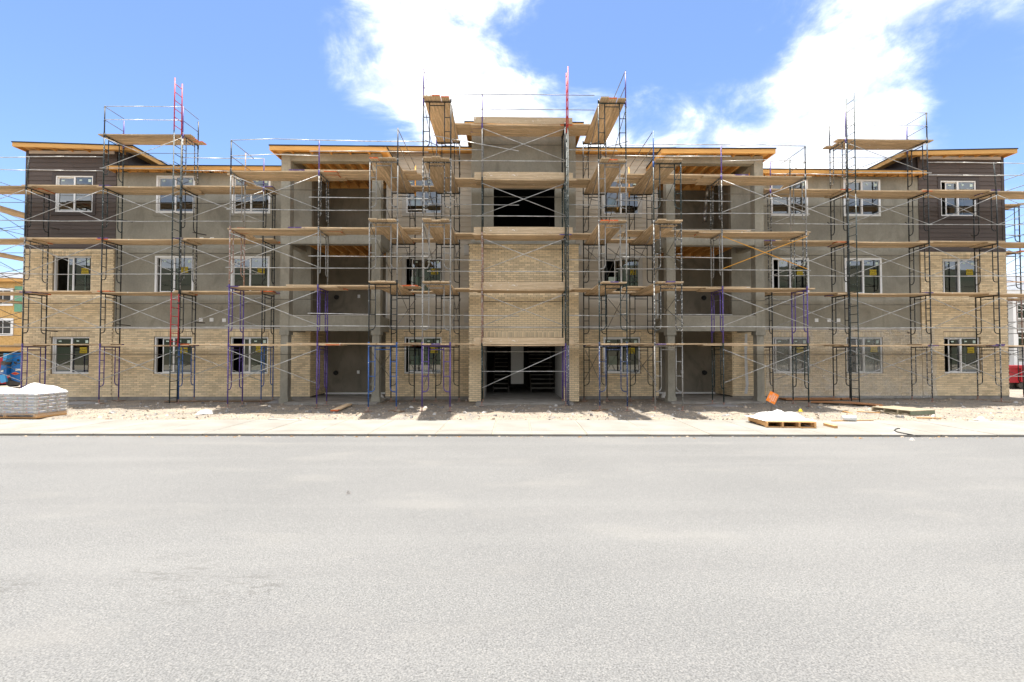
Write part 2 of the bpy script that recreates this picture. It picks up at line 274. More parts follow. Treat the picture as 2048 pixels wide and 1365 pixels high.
# ------------------------------------------------------------------ ground, road, sidewalk
def slope(x): return -.0238 * x
def roadmat():
    m = mk('old_asphalt', (.114, .114, .1125), (.099, .0995, .099), .35, .92, .25, 110, detail=6, fine=.42, fscale=75)
    t = m.node_tree; L = t.links; b = t.nodes['Principled BSDF']; src = b.inputs['Base Color'].links[0].from_socket
    tcn = nd(t, 'ShaderNodeTexCoord')
    def noise(sc, det, stretch=None, dist=0):
        n = nd(t, 'ShaderNodeTexNoise'); n.inputs['Scale'].default_value = sc; n.inputs['Detail'].default_value = det; n.inputs['Distortion'].default_value = dist
        if stretch:
            q = nd(t, 'ShaderNodeMapping'); q.inputs['Scale'].default_value = stretch; L.new(tcn.outputs['Object'], q.inputs[0]); L.new(q.outputs[0], n.inputs[0])
        else: L.new(tcn.outputs['Object'], n.inputs[0])
        return n.outputs[0]
    def rng(s, a, bb, c, d):
        r = nd(t, 'ShaderNodeMapRange'); r.inputs[1].default_value = a; r.inputs[2].default_value = bb; r.inputs[3].default_value = c; r.inputs[4].default_value = d; L.new(s, r.inputs[0]); return r.outputs[0]
    def mixc(fac, a, colr):
        x = nd(t, 'ShaderNodeMix', data_type='RGBA'); L.new(fac, x.inputs[0]); L.new(a, x.inputs[6]); x.inputs[7].default_value = (*colr, 1); return x.outputs[2]
    def mul(a, bb):
        n = nd(t, 'ShaderNodeMath', operation='MULTIPLY'); L.new(a, n.inputs[0]); L.new(bb, n.inputs[1]); return n.outputs[0]
    src = mixc(rng(noise(1.1, 5, (.07, 1.0, 1)), .42, .7, 0, .42), src, (.09, .09, .09)); src = mixc(rng(noise(1.7, 5, (.06, .9, 1)), .52, .8, 0, .35), src, (.158, .156, .151))
    # exposed aggregate: pale chips and dark pits, dust patches, tyre rubbed stains
    vor = nd(t, 'ShaderNodeTexVoronoi'); vor.inputs['Scale'].default_value = 115; L.new(tcn.outputs['Object'], vor.inputs[0])
    sc = nd(t, 'ShaderNodeSeparateXYZ'); L.new(vor.outputs['Color'], sc.inputs[0])
    src = mixc(rng(sc.outputs[0], .7, .95, 0, .55), src, (.185, .18, .172))
    src = mixc(rng(sc.outputs[1], .80, .97, 0, .55), src, (.11, .11, .11))
    src = mixc(rng(noise(.5, 5, (1, 2.2, 1)), .55, .8, 0, .5), src, (.162, .156, .145))
    src = mixc(rng(noise(2.2, 4, (.5, 1.5, 1)), .70, .82, 0, .45), src, (.19, .178, .158))
    st = mul(rng(noise(7, 6, (.55, 1.4, 1), 1.2), .60, .72, 0, 1), rng(noise(.55, 2), .56, .70, 0, .35))
    src = mixc(st, src, (.07, .068, .065))
    for (u, v, rad) in ((8, 1180, .30), (20, 1165, .2), (330, 1140, .5), (380, 1175, .45), (520, 1172, .4), (550, 1010, .12)):
        p = gz(u, v, -.055); dn = nd(t, 'ShaderNodeVectorMath', operation='DISTANCE'); dn.inputs[1].default_value = p; L.new(tcn.outputs['Object'], dn.inputs[0])
        k = mul(rng(dn.outputs['Value'], 0, rad, 1, 0), rng(noise(14, 6, (.5, 1.3, 1), 1), .52, .64, 0, .6)); src = mixc(k, src, (.06, .058, .055))
    L.new(src, b.inputs['Base Color']); return m
M['road'] = roadmat()
M['walk'] = mk('sidewalk_concrete', (.205, .196, .178), (.168, .157, .137), 1.2, .9, .15, 60, objrand=.05, fine=.06, fscale=30)
def dirtmat():
    m = mk('dirt', (.25, .207, .157), (.155, .137, .115), 1.3, .97, .9, 22, detail=9, ramp=(.3, .7), fine=.35, fscale=26)
    t = m.node_tree; L = t.links; b = t.nodes['Principled BSDF']; src = b.inputs['Base Color'].links[0].from_socket
    tcn = nd(t, 'ShaderNodeTexCoord'); n = nd(t, 'ShaderNodeTexNoise'); n.inputs['Scale'].default_value = 2.6; n.inputs['Detail'].default_value = 7; L.new(tcn.outputs['Object'], n.inputs[0])
    r = nd(t, 'ShaderNodeMapRange'); r.inputs[1].default_value = .56; r.inputs[2].default_value = .68; r.inputs[4].default_value = .8; L.new(n.outputs[0], r.inputs[0])
    x = nd(t, 'ShaderNodeMix', data_type='RGBA'); L.new(r.outputs[0], x.inputs[0]); L.new(src, x.inputs[6]); x.inputs[7].default_value = (.14, .136, .128, 1); L.new(x.outputs[2], b.inputs['Base Color']); return m
M['dirt'] = dirtmat()
M['field'] = mk('far_ground', (.24, .20, .15), (.18, .16, .12), .08, .95, detail=8)
M['hill'] = mk('wooded_hill', (.018, .026, .011), (.055, .048, .029), .06, .95, 0, detail=9, ramp=(.35, .7))
MB().add([(-900, -900, -.12), (900, -900, -.12), (900, 900, -.12), (-900, 900, -.12)], [(0, 1, 2, 3)]).build('ground', 'field', kind='structure')
MB().add([(-200, -16, -.055), (200, -16, -.055), (200, 11.12 + slope(200), -.055), (-200, 11.12 + slope(-200), -.055)], [(0, 1, 2, 3)]).build('road', 'road', kind='structure')
def dirt_z(x, y):
    e = y - (13.30 + slope(x)); k = max(0, min(1, e / .5))
    n = mnoise.noise(Vector((x * .7, y * .7, 0))) * .05 + mnoise.noise(Vector((x * 2.7, y * 2.7, 3))) * .035 + mnoise.noise(Vector((x * 8, y * 8, 7))) * .02
    base = -.03 + k * .03
    flat = 1.0 if y < 17.0 else max(.35, 1 - (y - 17))
    return base + n * k * flat
b = MB(); nx, ny = 460, 80; xs = [-34 + 68 * i / nx for i in range(nx + 1)]; ys = [12.2 + 7.4 * j / ny for j in range(ny + 1)]
b.add([(x, y + slope(x) * max(0, 1 - (y - 12.2) / 6), dirt_z(x, y + slope(x) * max(0, 1 - (y - 12.2) / 6))) for y in ys for x in xs],
      [(j * (nx + 1) + i, j * (nx + 1) + i + 1, (j + 1) * (nx + 1) + i + 1, (j + 1) * (nx + 1) + i) for j in range(ny) for i in range(nx)], 0, True)
b.build('dirt_strip', 'dirt', kind='structure')
b = MB()
for x0, x1 in ((-120, -33.9), (33.9, 120)): b.add([(x0, 12.2 + slope(x0), -.045), (x1, 12.2 + slope(x1), -.045), (x1, 19.6, -.045), (x0, 19.6, -.045)], [(0, 1, 2, 3)])
b.add([(-120, 19.5, -.05), (120, 19.5, -.05), (120, 90, -.05), (-120, 90, -.05)], [(0, 1, 2, 3)]); b.build('dirt_lot', 'dirt', kind='structure')
# sidewalk slabs
sw = MB().box(-60, 60, .02, 2.28, -.14, -.010).build('sidewalk', 'stucco_dk', kind='structure')
sw.location = (0, 11.07, 0); sw.rotation_euler.z = -.0238; ORG[sw.name] = Vector((0, 0, 0))
jx = [gz(u, 869, 0).x for u in (-1100, -970, -850, -730, -610, -490, -375, -260, -150, -40, 68, 178, 287, 400, 512, 622, 735, 871, 985, 1063, 1174, 1300, 1420, 1533, 1650, 1760, 1880, 1990, 2100, 2215, 2330, 2450, 2570, 2690, 2810, 2930, 3050, 3170)]
for a, c in zip(jx[:-1], jx[1:]):
    dz = random.uniform(-.003, .003)
    for nm, y0, y1 in (('sidewalk_slab', .522, 2.30), ('kerb_slab', 0, .50)):
        q = MB(); e = .019; x0, x1 = a + e, c - e; bv = .010
        q.hexa([(x0, y0, -.12), (x1, y0, -.12), (x1, y1, -.12), (x0, y1, -.12)], [(x0, y0, -bv), (x1, y0, -bv), (x1, y1, -bv), (x0, y1, -bv)])
        q.hexa([(x0, y0, -bv), (x1, y0, -bv), (x1, y1, -bv), (x0, y1, -bv)], [(x0 + bv, y0 + bv, dz), (x1 - bv, y0 + bv, dz), (x1 - bv, y1 - bv, dz), (x0 + bv, y1 - bv, dz)])
        o = q.build(nm, 'walk', sw, local=True)
# hillside across the street, behind the camera
b = MB(); hx = [-320 + 20 * i for i in range(33)]; hy = [-40 - 14 * j for j in range(12)]
b.add([(x, y, -.2 + (0 if j == 0 else 5.1 * min(j, 6.5) + .5 * j * mnoise.noise(Vector((x * .012, y * .02, 1))) + 1.2 * mnoise.noise(Vector((x * .06, y * .07, 4))))) for j, y in enumerate(hy) for x in hx],
      [(j * 33 + i, (j + 1) * 33 + i, (j + 1) * 33 + i + 1, j * 33 + i + 1) for j in range(11) for i in range(32)], 0, True)
b.build('hills', 'hill', kind='structure')
# loose stones on the dirt
b = MB()
for i in range(8500):
    x = random.uniform(-24, 26); y = 13.36 + slope(x) + abs(random.gauss(0, 1)) * 2.2 if random.random() < .6 else random.uniform(13.5, 19)
    if y > 19: continue
    r = min(.075, random.paretovariate(2.3) * .011); z = dirt_z(x, y) + r * .1
    a = random.random() * 6.28; vs = []
    for k in range(5): vs.append((x + math.cos(a + k * 1.257) * r * random.uniform(.7, 1.3), y + math.sin(a + k * 1.257) * r * random.uniform(.7, 1.2), z - .01))
    tx, ty = x + random.uniform(-.4, .4) * r, y + random.uniform(-.4, .4) * r; hh = z + r * random.uniform(.4, .9)
    vs += [(tx + (px - x) * .5, ty + (py - y) * .5, hh) for px, py, pz in vs]
    b.add(vs, [(k, (k + 1) % 5, 5 + (k + 1) % 5, 5 + k) for k in range(5)] + [(5, 6, 7, 8, 9)], random.choice((0, 0, 0, 1, 1, 2)))
M['st1'] = mk('stone_tan', (.30, .245, .185), None, 1, .9, island=.3); M['st2'] = mk('stone_gray', (.18, .172, .165), None, 1, .9, island=.4); M['st3'] = mk('stone_pale', (.42, .40, .37), None, 1, .9, island=.2)
for i in range(1500):       # grit gathered along the gutter
    x = random.uniform(-22, 24); y = 11.05 + slope(x) - abs(random.gauss(0, 1)) * .10; r_ = min(.03, random.paretovariate(2.2) * .006); a = random.random() * 6
    vs = [(x + math.cos(a + k * 1.57) * r_ * random.uniform(.8, 2.2), y + math.sin(a + k * 1.57) * r_, -.056) for k in range(4)]; vs += [(x + (p[0] - x) * .5, y + (p[1] - y) * .5, -.055 + r_ * .6) for p in vs]
    b.add(vs, [(k, (k + 1) % 4, 4 + (k + 1) % 4, 4 + k) for k in range(4)] + [(4, 5, 6, 7)], random.choice((0, 0, 1, 3)))
M['leaf'] = mk('dry_scrap', (.24, .14, .06), None, 1, .9, island=.3)
o = b.build('loose_stones', ['st1', 'st2', 'st3', 'leaf'], kind='stuff'); tag(o, 'small loose stones and rubble strewn over the dirt strip and gutter', 'rubble')
# ================================================================== the apartment building
XC = .73
def X(s, d): return XC + s * d
bld = thing('apartment_building', 'three-storey tan brick and gray stucco apartment building wrapped in scaffolding', 'building', (XC, 19.3, 0))
WTOP = (2.48, 5.665, 8.875); WH = 1.46; WW = 1.48
HOLES = []          # (x0,x1,z0,z1)
def sub(iv, a, b_):
    out = []
    for p, q in iv:
        if b_ <= p or a >= q: out.append((p, q)); continue
        if a > p: out.append((p, a))
        if b_ < q: out.append((b_, q))
    return out
def wall(mb, x0, x1, z0, z1, y0, y1, holes, mi=0):
    if x0 > x1: x0, x1 = x1, x0
    hs = [h for h in holes if h[0] < x1 and h[1] > x0 and h[2] < z1 and h[3] > z0]
    zs = sorted({z0, z1, *[max(z0, min(z1, h[2])) for h in hs], *[max(z0, min(z1, h[3])) for h in hs]})
    for a, c in zip(zs[:-1], zs[1:]):
        iv = [(x0, x1)]
        for h in hs:
            if h[2] < (a + c) / 2 < h[3]: iv = sub(iv, h[0], h[1])
        for p, q in iv: mb.box(p, q, y0, y1, a, c, mi)
BR = []              # bricks: (axis, u0,u1,z0,z1, face, outward)
BH, BLn, JT = .0741, .219, .0115
def lay(axis, u0, u1, z0, z1, face, out, holes=(), store=None):
    if u0 > u1: u0, u1 = u1, u0
    st = BR if store is None else store; n = int(round((z1 - z0) / BH)); bh = (z1 - z0) / n
    for r in range(n):
        a = z0 + r * bh; c = a + bh; iv = [(u0, u1)]
        for h in holes:
            if h[2] < c - .02 and h[3] > a + .02: iv = sub(iv, h[0], h[1])
        off = (r % 2) * BLn / 2; k0 = math.floor((u0 - off) / BLn) - 1
        for p, q in iv:
            k = math.floor((p - off) / BLn)
            while k * BLn + off < q:
                x0 = max(p, k * BLn + off) + JT / 2; x1 = min(q, (k + 1) * BLn + off) - JT / 2; k += 1
                if x1 - x0 > .03: st.append((axis, x0, x1, a + JT / 2, c - JT / 2, face + random.uniform(-.002, .002), out))
def soldier(u0, u1, z0, z1, face, store=None):
    st = BR if store is None else store; n = int(round((u1 - u0) / BH)); wd = (u1 - u0) / n
    for i in range(n): st.append(('x', u0 + i * wd + JT / 2, u0 + (i + 1) * wd - JT / 2, z0 + JT / 2, z1 - JT / 2, face + random.uniform(-.002, .002), -1))
FB = 19.245; FM = 19.262; FS = 19.30       # brick face, mortar face, stucco face
wins = []
for s in (-1, 1):
    for d, kinds in ((17.78, 'bbd'), (13.80, 'bss'), (10.82, 'bss'), (3.97, 'bgg')):
        for f in range(3): wins.append((s, d, f, kinds[f]))
for s, d, f, k in wins:
    x = X(s, d); h = (x - WW / 2, x + WW / 2, WTOP[f] - WH, WTOP[f]); HOLES.append(h)
SOLD = []
for s, d, f, k in wins:
    if k != 'b': continue
    x = X(s, d); a, c = x - WW / 2 - .02, x + WW / 2 + .02; t = WTOP[f]
    soldier(a, c, t + .006, t + .206, FB); SOLD.append((a, c, t, t + .21))
    soldier(a, c, t - WH - .075, t - WH - .004, FB - .012); SOLD.append((a, c, t - WH - .078, t - WH))
# brick walls, foundations, stucco, siding cores
sms_ = []; ends_ = []; bm_ = MB(); sm_ = MB(); fm_ = MB(); dm_ = MB(); gm_ = MB()
for s in (-1, 1):
    def rng(a, c): return tuple(sorted((X(s, a), X(s, c))))
    a, c = rng(16.13, 19.67); wall(bm_, a, c, .12, 5.96, FM, 19.5, HOLES); lay('x', a, c, .12, 5.93, FB, -1, HOLES + SOLD)
    fm_.box(a - .01, c + .01, 19.27, 19.52, -.2, .12)
    wall(dm_, a, c, 5.96, 9.86, FS, 19.5, HOLES)
    a, c = rng(8.43, 16.13); wall(bm_, a, c, .12, 2.80, FM + .02, 19.52, HOLES); lay('x', a, c, .12, 2.78, FB + .02, -1, HOLES + SOLD)
    fm_.box(a, c, 19.285, 19.5, -.2, .12)
    if s > 0: sms_.append(sm_); sm_ = MB()
    wall(sm_, a, c, 2.82, 9.02, FS, 19.5, HOLES)
    a, c = rng(2.02, 5.45); wall(bm_, a, c, .12, 2.80, FM + .02, 19.52, HOLES); lay('x', a, c, .12, 2.78, FB + .02, -1, HOLES + SOLD)
    fm_.box(a, c, 19.285, 19.5, -.2, .12)
    wall(gm_, a, c, 2.80, 9.86, FS, 19.5, HOLES)
    # balcony recess: brick return on the outer side at ground level, base coat elsewhere
    xs_ = X(s, 8.43); bm_.box(xs_, xs_ + s * .2, 19.5, 20.9, .12, 2.8)
    lay('y', 19.27, 20.88, .12, 2.78, xs_ - s * .016, -s); 
    # end walls
    xe = X(s, 19.66); en_ = MB(); en_.box(xe, xe - s * .2, 19.5, 31, -.1, 9.8); en_.build('end_wall', 'stucco', bld)
CB = 18.10; CH = 2.07
ENT = (XC - 1.5, XC + 1.5, -1, 2.42); OPN = (XC - 1.14, XC + 1.18, 6.35, 8.09)
CBR = []
wall(bm_, XC - CH, XC + CH, .02, 5.93, CB + .017, CB + .25, [ENT])
lay('x', XC - CH, XC + CH, .03, 5.93, CB, -1, [ENT, (ENT[0], ENT[1], 2.42, 2.63)], CBR); soldier(ENT[0], ENT[1], 2.425, 2.63, CB, CBR)
for s in (-1, 1): bm_.box(X(s, CH - .017), X(s, CH - .2), CB + .25, 19.5, .02, 5.93)
mortar = bm_.build('brick_wall', 'mortar', bld)
fm_.build('foundation', 'concrete', bld)
def brickbox(q):
    ax, u0, u1, z0, z1, fc, out = q; dp = .04 * out * -1
    lo, hi = (fc, fc + dp)
    if ax == 'x':
        return [(u0, lo, z0), (u1, lo, z0), (u1, hi, z0), (u0, hi, z0), (u0, lo, z1), (u1, lo, z1), (u1, hi, z1), (u0, hi, z1)], [(0, 3, 2, 1), (4, 5, 6, 7), (0, 1, 5, 4), (1, 2, 6, 5), (3, 0, 4, 7)]
    return [(lo, u0, z0), (lo, u1, z0), (hi, u1, z0), (hi, u0, z0), (lo, u0, z1), (lo, u1, z1), (hi, u1, z1), (hi, u0, z1)], [(0, 3, 2, 1), (4, 5, 6, 7), (0, 1, 5, 4), (1, 2, 6, 5), (3, 0, 4, 7)]
# the bricks of the entrance bay stand nearest: 300 of them singly, the rest joined
full = [q for q in CBR if abs((q[2] - q[1]) - (BLn - JT)) < .001 and q[4] - q[3] < .1 and q[3] < 4.6]
full.sort(key=lambda q: q[3]); single = set(id(q) for q in full[:300])
q0 = full[0]; me = MB(); me.box(-(BLn - JT) / 2, (BLn - JT) / 2, 0, .04, 0, q0[4] - q0[3]); bme = me.mesh('brick', 'brick')
bm2 = MB()
for q in CBR:
    if id(q) in single: place('brick', bme, mortar, ((q[1] + q[2]) / 2, q[5], q[3]))
    else: bm2.add(*brickbox(q))
for q in BR: bm2.add(*brickbox(q))
bm2.build('brick_courses', 'brick', mortar, kind='stuff')
# ---- stucco: main wall, window surrounds, balcony frames, upper centre
for s, d, f, k in wins:
    if k != 's': continue
    x = X(s, d); h = (x - WW / 2, x + WW / 2, WTOP[f] - WH, WTOP[f])
    qq = MB(); wall(qq, h[0] - .13, h[1] + .13, h[2] - .13, h[3] + .13, FS - .022, FS - .001, [h]); qq.build('window_surround', 'stucco', bld)
for s in (-1, 1):
    a, c = sorted((X(s, 8.95), X(s, 16.1)))
    for z in (5.98, 3.06): qq = MB(); qq.box(a, c, FS - .012, FS - .001, z, z + .035); qq.build('stucco_joint_strip', 'stucco', bld)
stuc = sm_.build('stucco_wall', 'stucco', bld)
for sm2 in sms_: sm2.build('stucco_wall', 'stucco', bld)
cm = MB(); hw = 1.97
wall(cm, XC - hw, XC + hw, 5.96, 10.28, CB + .03, CB + .25, [OPN]); wall(cm, OPN[0] - .15, OPN[1] + .15, OPN[2], OPN[3] + .15, CB + .005, CB + .029, [OPN])
for s in (-1, 1): cm.box(X(s, hw), X(s, hw - .2), CB + .25, 22, 5.96, 10.28)
cm.box(XC - CH - .04, XC + CH + .04, CB - .04, CB + .2, 5.93, 5.975)
cm.build('entrance_tower_wall', 'stucco', bld)
# ---- balcony bays
for s in (-1, 1):
    Y0 = 17.75
    def bx(mb, d0, d1, y0, y1, z0, z1, mi=0): mb.box(X(s, d0), X(s, d1), y0, y1, z0, z1, mi)
    balo = bpy.data.objects.new('balcony', None); col.objects.link(balo); balo.parent = bld; ORG[balo.name] = ORG[bld.name].copy(); balo.empty_display_size = .2
    def one(nm, mt, *a_): q_ = MB(); bx(q_, *a_); return q_.build(nm, mt, balo)
    for z0, z1 in ((2.65, 3.20), (5.85, 6.42), (8.92, 9.20)):
        one('front_beam', 'stucco', 5.605, 8.605, Y0 + .02, Y0 + .30, z0, z1)
        one('side_beam', 'stucco', 8.62, 8.90, Y0 + .335, FS, z0 + .003, z1 - .003); one('side_beam', 'stucco', 5.31, 5.59, Y0 + .335, FS, z0 + .003, z1 - .003)
    for z in (3.21, 6.43): one('beam_cap', 'trimbg', 5.61, 8.60, Y0, Y0 + .32, z - .008, z + .012)
    for d0, d1 in ((8.60, 8.93), (5.28, 5.61)):
        c = MB(); bx(c, d0, d1, Y0, Y0 + .33, 2.62, 9.2); bx(c, d0 + .03, d1 - .03, Y0 + .03, Y0 + .30, .02, 2.62)
        bx(c, d0 + .0, d1 - .0, Y0 + .0, Y0 + .33, .0, .22); bx(c, d0 - .012, d1 + .012, Y0 - .012, Y0 + .342, 2.5, 2.62); bx(c, d0 - .012, d1 + .012, Y0 - .012, Y0 + .342, 3.20, 3.28)
        bx(c, d0 - .01, d1 + .01, Y0 - .01, Y0 + .34, 6.08, 6.12); bx(c, d0 - .01, d1 + .01, Y0 - .01, Y0 + .34, 8.86, 8.90)
        c.build('column', 'stucco', balo)
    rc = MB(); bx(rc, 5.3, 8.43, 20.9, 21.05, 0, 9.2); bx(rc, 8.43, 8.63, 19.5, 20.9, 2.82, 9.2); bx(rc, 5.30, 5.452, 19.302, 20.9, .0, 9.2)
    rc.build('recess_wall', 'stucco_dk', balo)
    sl_ = MB(); bx(sl_, 5.3, 8.62, 17.40, 20.9, -.1, .07); sl_.build('patio_slab', 'concrete', balo)
    for z in (2.98, 6.2, 9.18):
        dk = MB(); bx(dk, 5.62, 8.60, Y0 + .31, 20.88, z, z + .03); dk.build('deck_sheathing', 'osb', balo)
        n = 0; d = 5.75
        while d < 8.45:
            if z > 3: j = MB(); bx(j, d, d + .045, Y0 + .32, 20.88, z - .22, z - .002); j.build('joist', 'wood', balo)
            d += .41
        if z > 3: j = MB(); bx(j, 5.62, 8.42, 20.80, 20.84, z - .24, z - .012); j.build('rim_joist', 'wood', balo)
    # fittings on the recess wall
    for z in (1.02, 4.28): p = MB(); u = 7.0 if s < 0 else 6.98; bx(p, u - .05, u + .05, 20.86, 20.9, z - .07, z + .07); p.build('outlet_cover', 'white', balo)
    for z in (2.25, 5.38, 8.30):
        p = MB(); p.tube((X(s, 6.5), 20.9, z), (X(s, 6.45), 20.68, z + .06), .03, 8); p.build('pipe_stub', 'galv', balo)
    p = MB(); p.tube((X(s, 7.95), 20.9, 1.0), (X(s, 7.95), 20.82, .98), .10, 10); p.tube((X(s, 7.95), 20.9, 4.25), (X(s, 7.95), 20.82, 4.23), .10, 10); p.build('vent_pipe', 'rubber', balo)
    t_ = MB(); bx(t_, 5.5, 8.4, 20.82, 20.9, .08, .15); t_.build('base_board', 'white', balo)
# ---- siding boards
def boards(mat, trim, parent_name, mb, x0, x1, z0, z1, exp_, holes, joints):
    par = mb.build(parent_name, trim, bld); n = int(round((z1 - z0) / exp_)); e = (z1 - z0) / n
    for r in range(n):
        a = z0 + r * e; c = a + e + .02; iv = [(x0, x1)]
        for h in holes:
            if h[2] < a + e * .98 and h[3] > a + .01: iv = sub(iv, h[0], h[1])
        if joints:
            jx_ = x0 + (x1 - x0) * random.choice((.35, .5, .62, .75)); iv = [q for p in iv for q in (sub([p], jx_ - .002, jx_ + .002))]
        for p, q in iv:
            if q - p < .03: continue
            m_ = MB(); m_.hexa([(p, FS - .030, a), (q, FS - .030, a), (q, FS - .002, a), (p, FS - .002, a)], [(p, FS - .012, c), (q, FS - .012, c), (q, FS - .002, c), (p, FS - .002, c)])
            m_.build('siding_board', mat, par)
    return par
for s in (-1, 1):
    a, c = sorted((X(s, 16.13), X(s, 19.67))); mm = MB(); wall(mm, a, c, 5.96, 9.86, FS, 19.5, HOLES)
    inner_side = MB()
    hs = [(h[0] - .12, h[1] + .12, h[2] - .12, h[3] + .12) for h in HOLES]
    ca, cc = (a + .11, c) if s < 0 else (a, c - .11)
    par = boards('siding_dk', 'trimdk', 'brown_siding', mm, ca, cc, 6.02, 9.74, .178, hs, True)
    q = MB(); xo = X(s, 19.67); q.box(xo - s * .105, xo + s * .012, FS - .035, FS - .003, 5.98, 9.86); q.build('corner_trim', 'trimdk', par)
    q = MB(); q.box(a, c, FS - .04, FS - .002, 5.95, 6.01); q.build('drip_trim', 'trimdk', par)
    q = MB(); q.box(a + .1, c - .1, FS - .034, FS - .003, 9.745, 9.86); q.build('frieze_board', 'frieze', par)
    x = X(s, 17.78); h = (x - WW / 2, x + WW / 2, WTOP[2] - WH, WTOP[2]); q = MB(); wall(q, h[0] - .12, h[1] + .12, h[2] - .12, h[3] + .12, FS - .04, FS - .002, [h]); q.build('window_trim', 'trimdk', par)
    # side wall of the raised block over the lower roof
    q = MB(); q.box(X(s, 16.13), X(s, 15.75), FS + .06, 26, 9.02, 9.87); q.build('raised_side_wall', 'trimdk', par)
    a, c = sorted((X(s, 2.0), X(s, 5.45))); mm = MB(); wall(mm, a, c, 2.80, 9.86, FS, 19.5, HOLES)
    par = boards('siding_bg', 'trimbg', 'beige_siding', mm, a + .07, c - .07, 2.94, 9.60, .178, hs, False)
    q = MB(); q.box(a, c, FS - .034, FS - .002, 9.60, 9.74); q.build('frieze_board', 'trimbg', par)
    q = MB(); q.box(a, c, FS - .040, FS - .002, 2.79, 2.935); q.build('band_board', 'trimbg', par)
    for f in (1, 2):
        x = X(s, 3.97); h = (x - WW / 2 + .04, x + WW / 2 - .04, WTOP[f] - WH + .03, WTOP[f] - .03); q = MB(); wall(q, h[0] - .14, h[1] + .14, h[2] - .14, h[3] + .14, FS - .045, FS - .002, [h]); q.build('window_trim', 'trimbg', par)
    for xx in (a + .035, c - .035): q = MB(); q.box(xx - .035, xx + .035, FS - .036, FS - .003, 2.94, 9.6); q.build('corner_trim', 'trimbg', par)
    for z in (3.05, 5.75): q = MB(); x = X(s, 2.2); q.box(x - .14, x + .14, FS - .06, FS - .02, z, z + .4); q.box(x - .09, x + .09, FS - .075, FS - .06, z + .05, z + .35); q.build('vent_box', 'trimbg', par)
# ---- windows
def window(s, d, f, k, idx):
    x = X(s, d); t = WTOP[f]; z0 = t - WH; w0, w1 = x - WW / 2, x + WW / 2
    yf = {'b': 19.315, 's': FS - .028, 'd': FS - .01, 'g': FS - .0}[k]; yb = yf + .09; e = .055
    fr = MB(); g = .004; fo = .02 if k == 's' else -g
    for (a, c, zz0, zz1) in ((w0 - fo, w0 + e, z0 - fo, t + fo), (w1 - e, w1 + fo, z0 - fo, t + fo)): fr.box(a, c, yf, yb, zz0, zz1)
    fr.box(w0 + e, w1 - e, yf + .002, yb, z0 - fo, z0 + e); fr.box(w0 + e, w1 - e, yf + .002, yb, t - e, t + fo); fr.box(x - .03, x + .03, yf + .004, yb - .03, z0 + e, t - e)
    o = fr.build('window', 'white', bld)
    openx = {0: .0, 1: .22, 2: .42, 3: .09}[(idx * 7 + f * 3 + (1 if s > 0 else 0)) % 4] if k != 's' or f == 1 else 0.0
    if k == 'd' and s > 0: openx = .22
    if f == 2 and s < 0: openx = 0
    # sliding sash (left) and fixed pane (right)
    a, c = w0 + e + openx, x + .03 + openx * .98; yy = yb - .028; q = .035; sa = MB()
    for (p0, p1, r0, r1) in ((a, a + q, z0 + e, t - e), (c - q, c, z0 + e, t - e), (a + q, c - q, z0 + e, z0 + e + q), (a + q, c - q, t - e - q, t - e)): sa.box(p0, p1, yy, yy + .025, r0, r1)
    sa.build('sash', 'white', o)
    pm = MB(); pm.add([(a + q, yy + .012, z0 + e + q), (c - q, yy + .012, z0 + e + q), (c - q, yy + .012, t - e - q), (a + q, yy + .012, t - e - q)], [(0, 1, 2, 3)]); pm.build('pane', 'glass', o)
    yp = yf + .03
    pm = MB(); pm.add([(x + .03, yp, z0 + e), (w1 - e, yp, z0 + e), (w1 - e, yp, t - e), (x + .03, yp, t - e)], [(0, 1, 2, 3)]); pm.build('pane', 'glass', o)
    def lab(cx, cz, ww, hh): m_ = MB(); m_.box(cx - ww / 2, cx + ww / 2, yp - .006, yp - .002, cz - hh / 2, cz + hh / 2); m_.build('glass_sticker', 'label', o)
    lab(x + .22, t - .17, .10, .05); lab(w1 - .17, t - .19, .11, .11)
    if openx < .3: lab_y = yy + .005; m_ = MB(); m_.box(a + .12, a + .23, lab_y, lab_y + .004, t - .20, t - .15); m_.build('glass_sticker', 'label', o)
    if f < 2 and not (s > 0 and d == 3.97 and f == 0 and False):
        cx = x + .41; cz = t - (.51 if f == 0 else .56) + random.uniform(-.04, .04); cx += random.uniform(-.05, .05); nb = MB(); nb.box(cx - .14, cx + .14, yp - .008, yp - .003, cz - .115, cz + .115, 0)
        vs, fs = NT; nb.add([(cx + vx, yp - .0095, cz + .035 + vy) for vx, vy, vz in vs], fs, 1)
        for r in range(2):
            xx = cx - .105
            while xx < cx + .09:
                ll = random.uniform(.012, .03); nb.box(xx, xx + ll, yp - .0094, yp - .0085, cz - .05 - r * .034, cz - .034 - r * .034, 1); xx += ll + .009
        nb.build('notice', ['notice', 'ink'], o)
    if k == 'g' or (d == 3.97): m_ = MB(); m_.box(x - .50, x - .16, yy + .03, yy + .034, z0 + .35, z0 + .70); m_.build('paper_sheet', 'label', o)
    return o
NT = textmesh('JONES', .105)
for i, (s, d, f, k) in enumerate(wins): window(s, d, f, k, i)
